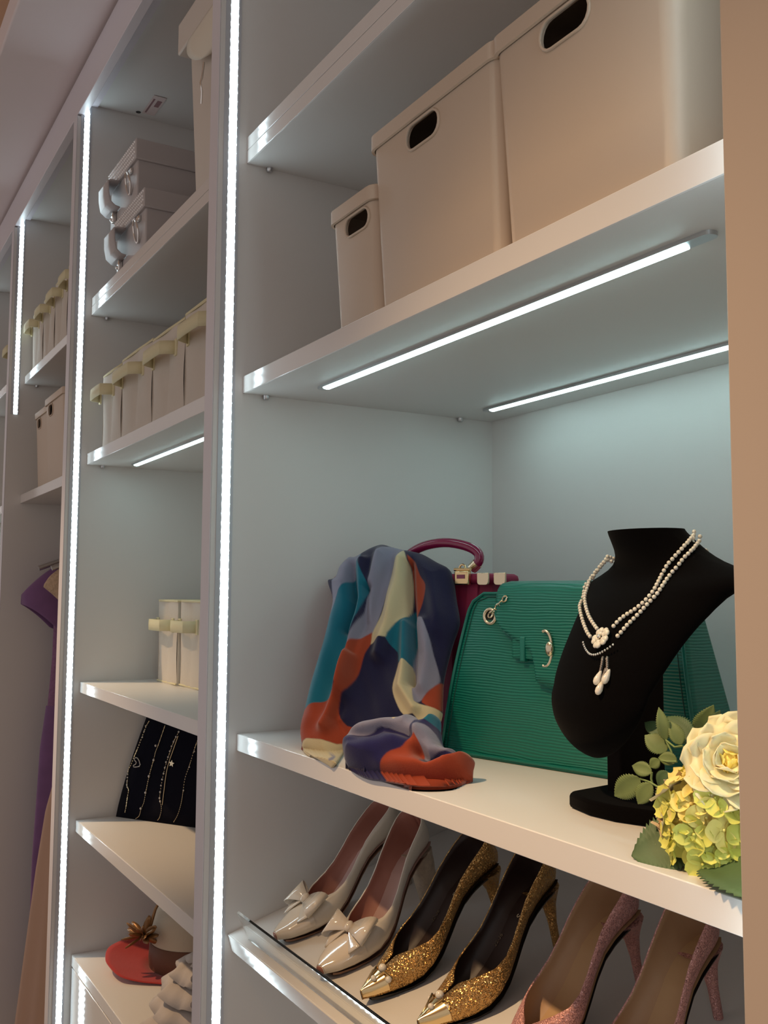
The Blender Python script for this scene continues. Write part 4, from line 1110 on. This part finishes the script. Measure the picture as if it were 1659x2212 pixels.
rose = MB().ball(rc+rfr[2]*0.001, 0.0085, 12, 8, sc=(1, 1, 1.1)).build('rose', M_ROSEC, bq, world=True, smooth=180)
def rp(n_, off, tilt, ln, wd, cup, curl, m, back):
    for k in range(n_):
        a = off+2*math.pi*k/n_+random.uniform(-.12, .12)
        petal(rc-rfr[2]*back, rfr, a, tilt+random.uniform(-.06, .06), ln*random.uniform(.95, 1.06), wd, cup, curl, m, 'rose_petal', rose)
rp(6, 0.3, R_(82), 0.040, 0.0185, 0.30, R_(28), M_ROSE, 0.016)
rp(5, 0.8, R_(62), 0.036, 0.0170, 0.42, R_(32), M_ROSE, 0.015)
rp(5, 0.1, R_(42), 0.031, 0.0145, 0.50, R_(34), M_ROSE, 0.014)
rp(4, 0.6, R_(26), 0.026, 0.0110, 0.60, R_(26), M_ROSE, 0.012)
rp(3, 0.2, R_(12), 0.021, 0.0080, 0.70, R_(18), M_ROSEC, 0.010)
# hydrangea head
def floret_mesh(m, nm):
    mb = MB()
    for k in range(4):
        a = math.pi/2*k; rows = []
        for i in range(6):
            v = i/5; w = 0.0058*math.sin(math.pi*(0.12+0.80*v))**0.7; r = 0.0008+0.0098*v; z = 0.0026*v*v-0.0008+0.001*math.sin(3*v+k)
            rows.append([(r*math.cos(a)-q*w*math.sin(a), r*math.sin(a)+q*w*math.cos(a), z+0.0016*q*q) for q in (-1, -.5, 0, .5, 1)])
        mb.grid(rows)
    mb.ball((0, 0, 0.0006), 0.0011, 6, 4)
    return mb.build(nm, m, bq, smooth=180)
protos = [floret_mesh(m, 'floret') for m in M_HYD]; usedp = [False]*3
inv_bq = lmat(bq).inverted()
def floret(w, nv, kind, scl):
    if not usedp[kind]: o = protos[kind]; usedp[kind] = True
    else:
        o = protos[kind].copy(); COL.objects.link(o); o.parent = bq
    q = Vector(nv).to_track_quat('Z', 'Y').to_matrix() @ Matrix.Rotation(random.uniform(0, 6.28), 3, 'Z')
    o.location = inv_bq @ Vector(w); o.rotation_euler = q.to_euler(); o.scale = (scl,)*3
hc = Vector(wY((1535, 1785), 0.085)); HR = Vector((0.034, 0.030, 0.040))
cand = []
for i in range(90):                                       # even spread over the ball, the front kept
    z = 1-2*(i+0.5)/90; a = i*2.39996; r = math.sqrt(1-z*z); d = Vector((r*math.cos(a), r*math.sin(a), z))
    if d.dot(Vector((0.45, -0.8, 0.2)).normalized()) < -0.25: continue
    w = hc+Vector((d.x*HR.x, d.y*HR.y, d.z*HR.z))*random.uniform(.92, 1.06)
    if w.z < ZC1+0.006 or w.x > 0.846: continue
    kind = 2 if (d.x < -0.45 and random.random() < .8) else (0 if d.z < 0.05 and random.random() < .65 else 1 if random.random() < .6 else 0)
    floret(w, d+Vector((random.uniform(-.3,.3), random.uniform(-.3,.3), random.uniform(-.3,.3))), kind, random.uniform(1.0, 1.35))
MB().ball(hc, 0.026, 12, 8, sc=(1, .9, 1.15)).build('hydrangea_core', M_HYD[0], bq, world=True, smooth=180)
# leaves
def leaf(base, tip, wd, m=None, bend=0.15, nv=None, serr=9):
    b, t = Vector(base), Vector(tip); ax = t-b; ln = ax.length; ax.normalize()
    view = Vector(nv) if nv else (Vector(CAM)-b).normalized()+Vector((random.uniform(-.25,.25), 0, random.uniform(-.1,.35)))
    sd = ax.cross(view).normalized(); up = sd.cross(ax).normalized(); rows = []
    n_ = 30
    for i in range(n_+1):
        v = i/n_; w = wd/2*2.75*v**0.62*(1-v)**0.95
        w *= 1+0.20*((i % 2)-0.5); w = max(w, 0.0003)
        c = b+ax*(ln*v)+up*(bend*ln*math.sin(math.pi*v)*0.5)
        rows.append([c-sd*w-up*0.0+up*(0.20*w), c-sd*(w*.5)+up*0.06*w, c, c+sd*(w*.5)+up*0.06*w, c+sd*w+up*(0.20*w)])
    return MB().grid(rows).build('leaf', m or M_LEAF, bq, world=True, smooth=180, solid=0.0006, solid_off=0)
def lpx(bp, tp, wpx, Y0=0.085, Y1=0.085, **k):
    b = wY(fp(bp), Y0); t = wY(fp(tp), Y1); d = np.linalg.norm(b-CAM); leaf(b, t, wpx*FS*d/FPX, **k)
lpx((785, 470), (725, 190), 110, 0.10, 0.10)
lpx((915, 510), (825, 310), 125, 0.105, 0.105)
lpx((1010, 490), (800, 270), 210, 0.118, 0.12, m=M_LEAFD)
lpx((790, 570), (605, 430), 175, 0.10, 0.095)
lpx((770, 430), (605, 320), 120, 0.125, 0.125, m=M_LEAFD)
lpx((730, 640), (650, 700), 90, 0.09, 0.088)
lpx((665, 745), (498, 690), 120, 0.088, 0.085)
lpx((565, 800), (348, 948), 190, 0.085, 0.080)
lpx((665, 845), (548, 1016), 150, 0.085, 0.082)
lpx((770, 870), (765, 1015), 125, 0.085, 0.082)
lpx((800, 740), (720, 860), 110, 0.09, 0.09, m=M_LEAFD)
lpx((1065, 405), (1195, 170), 165, 0.13, 0.13)
lpx((1150, 420), (1250, 215), 120, 0.132, 0.132, m=M_LEAFD)
lpx((880, 640), (720, 620), 110, 0.10, 0.095)
b_ = wZ(fp((1010, 1360)), ZC1+0.014); t_ = wZ(fp((492, 1462)), ZC1+0.002); leaf(b_, t_, 0.042, M_LEAFD, 0.16, (0.3, -0.8, 0.6))
b_ = wZ(fp((1040, 1350)), ZC1+0.012); t_ = wZ(fp((935, 1516)), ZC1+0.002); leaf(b_, t_, 0.022, M_LEAFD, 0.15, (0.3, -0.8, 0.6))
b_ = wZ(fp((1180, 1520)), ZC1+0.006); t_ = np.array([0.846, 0.034, ZC1+0.004]); leaf(b_, t_, 0.036, M_LEAFD, 0.10, (0.1, -0.5, 0.9))
for line, Y in (([(565, 800), (650, 830), (740, 885), (830, 905)], 0.085), ([(665, 745), (660, 800), (670, 840)], 0.086), ([(785, 470), (860, 530), (930, 520)], 0.10), ([(720, 640), (800, 655), (880, 655)], 0.095), ([(790, 480), (830, 560), (850, 640)], 0.10)):
    MB().tube([wY(fp(p), Y) for p in line], 0.0008, 6).build('stem', M_STEM, bq, world=True, smooth=60)

# ================================================================== jewellery board and its chains
bA = Vector((-0.862, 0.122, ZE1+0.0005)); bB = Vector((-0.60, 0.290, ZE1+0.0005)); bU = (bB-bA).normalized(); bN = Vector((-bU.y, bU.x, 0))
jb = thing('jewellery_board', tuple(bA), 'black velvet jewellery board leaning under the shelf, hung with fine chains', 'display board')
M_NAVYV = velvet('blue_black_velvet', (0.006, 0.006, 0.011))
LN = (bB-bA).length; HB = 0.238
def jrow(z):
    f = z/HB; back = 0.055*f**1.2; ins = 0.012*f+0.010*f*f
    return [bA+bU*(ins+(LN-ins)*k/10)+Vector((0, back, 0))+Vector((0, 0, z)) for k in range(11)]
fr = [jrow(HB*i/10) for i in range(11)]
jm = MB().grid(fr); jm.build('board', M_NAVYV, jb, world=True, smooth=180, solid=0.010, solid_off=-1 if True else 1)
_jb = BVHTree.FromPolygons([tuple(v) for v in jm.v], jm.f)
JS = 0.12658
def on_board(p, lift):
    r = Vector(ray((240+p[0]*JS, 1530+p[1]*JS))).normalized(); h, nn, _, _ = _jb.ray_cast(Vector(CAM), r)
    if h is None: return None
    return h-bN*lift
M_CHG = mat('antique_gold_chain', (0.62, 0.46, 0.26), 0.3, 1.0)
M_CHS = mat('pale_chain_bead', (0.62, 0.58, 0.54), 0.3, 0.2)
def chain(line, beads, br, label, extra=None, r=0.0008):
    pts = [on_board(p, 0.0016) for p in catmull(line, 40)]; pts = [p for p in pts if p is not None]
    t = thing('chain_necklace', tuple(pts[-1]), label, 'necklace', 'fine chains on the jewellery board')
    m = MB()
    for i, (a, b) in enumerate(zip(pts[:-1], pts[1:])):      # flat little links
        n_ = max(1, int((b-a).length/0.003))
        for k in range(n_):
            c = a+(b-a)*((k+.5)/n_); d = (b-a).normalized()*0.0014; s_ = d.cross(bN).normalized()*(r if k % 2 else r*.6)
            m.obox(c, d, s_, bN*0.0005)
    m.build('chain', M_CHG, t, world=True)
    for p in beads:
        w = on_board(p, br)
        if w is not None: MB().ball(w, br, 8, 6).build('bead', M_CHS, t, world=True, smooth=180)
    if extra: extra(t)
    return t
def heart(t):
    pts = [(400, 860), (430, 838), (462, 850), (490, 900), (505, 960), (490, 990), (440, 1000), (395, 1000), (388, 975), (430, 950), (440, 920), (415, 890)]
    w = [on_board(p, 0.0016) for p in pts]; MB().tube([p for p in w if p], 0.0011, 6, closed=True).build('heart_charm', M_CHS, t, world=True, smooth=60)
def star(t):
    c = on_board((1045, 940), 0.0018); b = []
    for k in range(10):
        a = math.pi*k/5+0.2; r = 0.0075 if k % 2 == 0 else 0.0035; b.append(c+bU*(r*math.cos(a))+Vector((0, 0, 1))*(r*math.sin(a)))
    MB().prism(b, tuple(-bN*0.001)).build('star_charm', M_PALEGOLD, t, world=True)
    l2 = [on_board(p, 0.0014) for p in catmull([(1150, 470), (1070, 700), (1000, 900), (950, 1100), (910, 1400), (880, 1650)], 30)]
    MB().tube([p for p in l2 if p], 0.0009, 5).build('second_strand', M_CHG, t, world=True)
chain([(660,215),(610,300),(560,430),(510,560),(460,690),(400,830),(350,960),(300,1060),(290,1200),(280,1330),(310,1390),(290,1500),(265,1680),(245,1775)],
      [(300,1060),(292,1120),(290,1180),(285,1240),(280,1300),(285,1340),(600,300),(575,390),(545,490)], 0.0018, 'chain with an open heart charm, leftmost on the board', heart, 0.0012)
chain([(930,290),(820,610),(770,740),(735,880),(660,1150),(600,1440),(570,1600),(520,1720),(490,1830),(430,1880)], [(775,635),(740,880),(660,1155),(600,1435),(520,1705)], 0.0026, 'chain with five widely spaced round beads, second on the board')
chain([(1165,400),(1080,565),(985,830),(930,1010),(885,1210),(850,1420),(840,1560),(870,1700),(840,1850),(805,1905)], [(1165,400),(1120,485),(1080,565),(1045,645),(1015,730),(985,830),(950,915),(930,1010),(910,1110),(885,1210),(865,1315),(850,1425),(840,1530),(850,1585)], 0.0021, 'beaded double chain with a gold star charm, third on the board', star)
chain([(1500,500),(1430,700),(1370,900),(1330,1020),(1270,1200),(1240,1400),(1220,1540),(1190,1680),(1140,1830),(1075,1940)], [(1430,735),(1345,1000),(1245,1400)], 0.0018, 'thin twisted chain nearest the upright, rightmost on the board')

# ================================================================== red hat
M_RED = mat('red_felt', (0.42, 0.030, 0.026), 0.9, sheen=0.2, bump=(420, 0.4, 0.0010))
M_BAND = mat('brown_hat_band', (0.13, 0.050, 0.024), 0.7, bump=(300, 0.3, 0.0008))
M_CROWN = mat('cream_straw', (0.52, 0.44, 0.34), 0.8, bump=(260, 0.3, 0.0010))
M_BRONZ = mat('gold_brown_ribbon', (0.26, 0.13, 0.045), 0.35, 0.4)
hx, hy = -0.7015, 0.2405
ht = thing('hat', (hx, hy, ZF1+0.0005), 'red-brimmed hat with a brown band and gilt flower', 'hat')
rim = [wZ(p_[:2], p_[2]) for p_ in ((271, 2027, .697), (236, 2045, .694), (228, 2067, .690), (235, 2085, .686), (260, 2108, .678), (305, 2120, .672), (364, 2126, .670))]
rim = [tuple(q) for q in rim]+[(-0.535, 0.22, .670), (-0.54, 0.32, .672), (-0.61, 0.40, .678), (-0.70, 0.425, .686), (-0.80, 0.39, .694), (-0.855, 0.31, .699), (-0.864, 0.23, .700)]
rim = [(max(x, -0.870)-hx, y-hy, z-ZF1-0.0005) for x, y, z in catmull(rim+[rim[0]], 71)][:-1]
bm_ = MB(); rows = []
for f, dz in ((0.0, 0.0), (0.3, -0.3), (0.6, -0.25), (0.9, -0.05), (1.0, 0.0)):
    rw = []
    for x, y, z in rim:
        r0 = math.hypot(x, y); ux, uy = x/r0, y/r0; r = 0.078+(r0-0.078)*f; zz0 = 0.004+(z-0.004)*f**1.4
        rw.append((ux*r, uy*r, max(0.0022, zz0)))
    rows.append(rw)
bm_.grid(rows, closed=True).build('brim', M_RED, ht, smooth=180, solid=0.002, solid_off=1)
MB().lathe([(0.086, 0.004), (0.0875, 0.02), (0.086, 0.050), (0.0845, 0.0515), (0.083, 0.05)], 44).build('band', M_BAND, ht, smooth=50)
MB().lathe([(0.0845, 0.004), (0.084, 0.055), (0.081, 0.085), (0.074, 0.108), (0.058, 0.122), (0.034, 0.128), (0.0, 0.129)], 44).build('crown', M_CROWN, ht, smooth=180)
fo = Vector(wY((309, 2022), 0.135)); fo = lmat(ht).inverted() @ fo
fw = MB().ball((0, 0, 0), 0.006, 8, 6); fw.xform(Matrix.Translation(fo)); flw = fw.build('flower', M_BRONZ, ht, smooth=180)
random.seed(11)
for k in range(19):
    a = 2*math.pi*k/19*2.3; el = random.uniform(-0.5, 0.9); d = Vector((math.cos(a)*math.cos(el), math.sin(a)*math.cos(el)*0.7-0.2, math.sin(el))).normalized()
    s_ = d.orthogonal().normalized(); rows = []
    for i in range(6):
        v = i/5; w = 0.007*math.sin(math.pi*(0.1+0.8*v)); c = fo+d*(0.040*v)+s_.cross(d)*(0.008*v*v)
        rows.append([c-s_*w+s_.cross(d)*(0.3*w), c, c+s_*w+s_.cross(d)*(0.3*w)])
    MB().grid(rows).build('petal', M_BRONZ, flw, smooth=180, solid=0.0008)
MB().tube([fo+Vector((0.004, 0.01, 0.01)), fo+Vector((0.010, 0.02, 0.05)), fo+Vector((0.020, 0.035, 0.085))], [0.004, 0.003, 0.002], 6).build('feather_stem', M_BRONZ, ht, smooth=60)
# ---- white ruffled hat in front of it
M_ORG = mat('white_organza', (0.50, 0.45, 0.41), 0.8, bump=(200, 0.3, 0.0012))
rh = thing('ruffled_hat', (-0.395, 0.19, ZF1+0.0005), 'white ruffled organza hat beside the red hat', 'hat')
rb = MB().lathe([(0.10, 0.0), (0.10, 0.03), (0.09, 0.08), (0.06, 0.115), (0.0, 0.125)], 32).build('crown', M_ORG, rh, smooth=60)
for k, (z, r, h) in enumerate(((0.012, 0.135, 0.02), (0.04, 0.125, 0.025), (0.068, 0.112, 0.025), (0.094, 0.092, 0.022), (0.114, 0.066, 0.016))):
    rows = []
    for i in range(97):
        a = 2*math.pi*i/96; q = 0.005*math.sin(9*a+k*1.7)+0.002*math.sin(19*a+k)
        rows.append([((r*0.6)*math.cos(a), (r*0.6)*math.sin(a), z+h), ((r*0.85+q*.5)*math.cos(a), (r*0.85+q*.5)*math.sin(a), z+h*0.7), ((r+q)*math.cos(a), (r+q)*math.sin(a), z+q*0.8)])
    MB().grid(rows).build('ruffle', M_ORG, rh, smooth=180, solid=0.0008)
M_GREYLACE = mat('grey_lace_trim', (0.16, 0.14, 0.14), 0.8)
q = MB()
for i in range(14):
    p = Vector(wY((424-3*math.sin(i*.9), 2108+i*7), 0.10)); q.ball(lmat(rh).inverted() @ p, 0.006+0.002*math.sin(i*2.2), 6, 5)
q.build('lace_trim', M_GREYLACE, rh, smooth=180)

# ================================================================== dresses
M_PUR = mat('purple_chiffon', (0.20, 0.095, 0.25), 0.75, sheen=0.3, var=0.2, vscale=25)
M_PURL = mat('mauve_lace', (0.25, 0.12, 0.24), 0.8, bump=(160, 0.8, 0.003), var=0.4, vscale=140)
M_CRL = mat('cream_lace', (0.62, 0.46, 0.32), 0.85, bump=(190, 0.9, 0.004), var=0.35, vscale=120)
M_PEACH = mat('peach_tulle', (0.58, 0.38, 0.28), 0.8, sheen=0.2)
def hanger(t, x, yc, z, half):
    MB().tube([(x, yc-half, z-0.055), (x, yc-half*.5, z-0.022), (x, yc, z), (x, yc+half*.5, z-0.022), (x, yc+half, z-0.055)], 0.007, 8).build('hanger', M_ALU, t, world=True, smooth=60)
    MB().tube([(x, yc, z), (x, yc, z+0.100)]+[(x, yc+0.017-0.017*math.cos(a), z+0.108+0.017*math.sin(a)) for a in (0.4, .9, 1.4, 1.9, 2.4, 2.9)], 0.002, 6).build('hook', M_CHROME, t, world=True, smooth=60)
def gown(t, prof, m, name, folds, amp, rng):
    """prof: (z, x centre, y front, y back, half thickness)"""
    zs = [p[0] for p in prof]; rows = []; n_ = 56; k0 = 60
    for i in range(k0+1):
        z = prof[0][0]+(prof[-1][0]-prof[0][0])*i/k0; o_ = np.argsort(zs); zz_ = np.array(zs)[o_]
        xc, yf, yb, th = (float(np.interp(z, zz_, np.array([p[c] for p in prof])[o_])) for c in (1, 2, 3, 4))
        f = i/k0; row = []
        for j in range(n_):
            a = 2*math.pi*j/n_; fo_ = 1+amp*f*math.sin(folds*a+rng)+amp*.5*f*math.sin(folds*1.7*a+2)
            row.append((xc+th*math.sin(a)*fo_, (yf+yb)/2-(yb-yf)/2*math.cos(a)*(1+amp*.25*f*math.sin(folds*a)), z))
        rows.append(row)
    mb = MB().grid(rows, closed=True); mb.add(rows[0], [tuple(range(n_))]); mb.add(rows[-1], [tuple(range(n_-1, -1, -1))])
    return mb.build(name, m, t, world=True, smooth=180)
pd = thing('dress', (-1.515, 0.23, 0.28), 'long purple dress with a mauve lace waist on the rail', 'dress')
hanger(pd, -1.515, 0.25, 1.522, 0.175)
gown(pd, [(1.345, -1.515, 0.119, 0.37, 0.030), (1.23, -1.515, 0.118, 0.37, 0.032), (1.10, -1.515, 0.110, 0.37, 0.032)], M_PURL, 'bodice', 6, 0.05, 0)
gown(pd, [(1.10, -1.515, 0.106, 0.37, 0.034), (0.99, -1.515, 0.094, 0.38, 0.040), (0.70, -1.515, 0.083, 0.38, 0.044), (0.28, -1.515, 0.083, 0.39, 0.044)], M_PUR, 'skirt', 9, 0.10, 0.5)
for sg in (0, 1):                                          # cap sleeves hanging over the shoulder
    rows = []
    for i in range(19):
        f = i/18; y = 0.250-0.217*f; z = 1.520-0.035*f-0.088*f**2.6
        if sg: y = 0.50-y
        w = (0.030+0.018*math.sin(math.pi*min(1, f)))*math.sqrt(max(0.03, 1-f**7)); dr = min(0.165, 0.012+0.36*(1-f))
        rows.append([(-1.515+w*math.sin(b), y, z-0.014*(1-math.cos(b))-dr*abs(math.sin(b))**2.2) for b in [-1.57+3.14*k/18 for k in range(19)]])
    MB().grid(rows).build('sleeve', M_PUR, pd, world=True, smooth=180, solid=0.003, solid_off=-1)
gown(pd, [(1.50, -1.515, 0.18, 0.32, 0.014), (1.44, -1.515, 0.125, 0.37, 0.020), (1.345, -1.515, 0.119, 0.37, 0.028)], M_PUR, 'yoke', 5, 0.05, 1)
pg = thing('gown', (-1.40, 0.24, 0.02), 'cream lace gown with a peach tulle skirt hanging right of the purple dress', 'dress')
hanger(pg, -1.40, 0.25, 1.520, 0.165)
gown(pg, [(1.508, -1.40, 0.16, 0.34, 0.014), (1.478, -1.40, 0.118, 0.38, 0.022), (1.444, -1.40, 0.080, 0.41, 0.026), (1.418, -1.40, 0.064, 0.43, 0.026), (1.400, -1.40, 0.086, 0.41, 0.028), (1.36, -1.40, 0.130, 0.37, 0.030), (1.20, -1.40, 0.150, 0.345, 0.030), (1.05, -1.40, 0.150, 0.34, 0.030)], M_CRL, 'lace_bodice', 7, 0.05, 0)
gown(pg, [(1.05, -1.40, 0.150, 0.34, 0.032), (0.93, -1.40, 0.110, 0.36, 0.040), (0.85, -1.40, 0.090, 0.37, 0.046), (0.705, -1.40, 0.071, 0.38, 0.052), (0.58, -1.40, 0.058, 0.40, 0.055), (0.34, -1.395, 0.034, 0.42, 0.058), (0.03, -1.39, 0.015, 0.44, 0.062)], M_PEACH, 'skirt', 11, 0.14, 0.2)
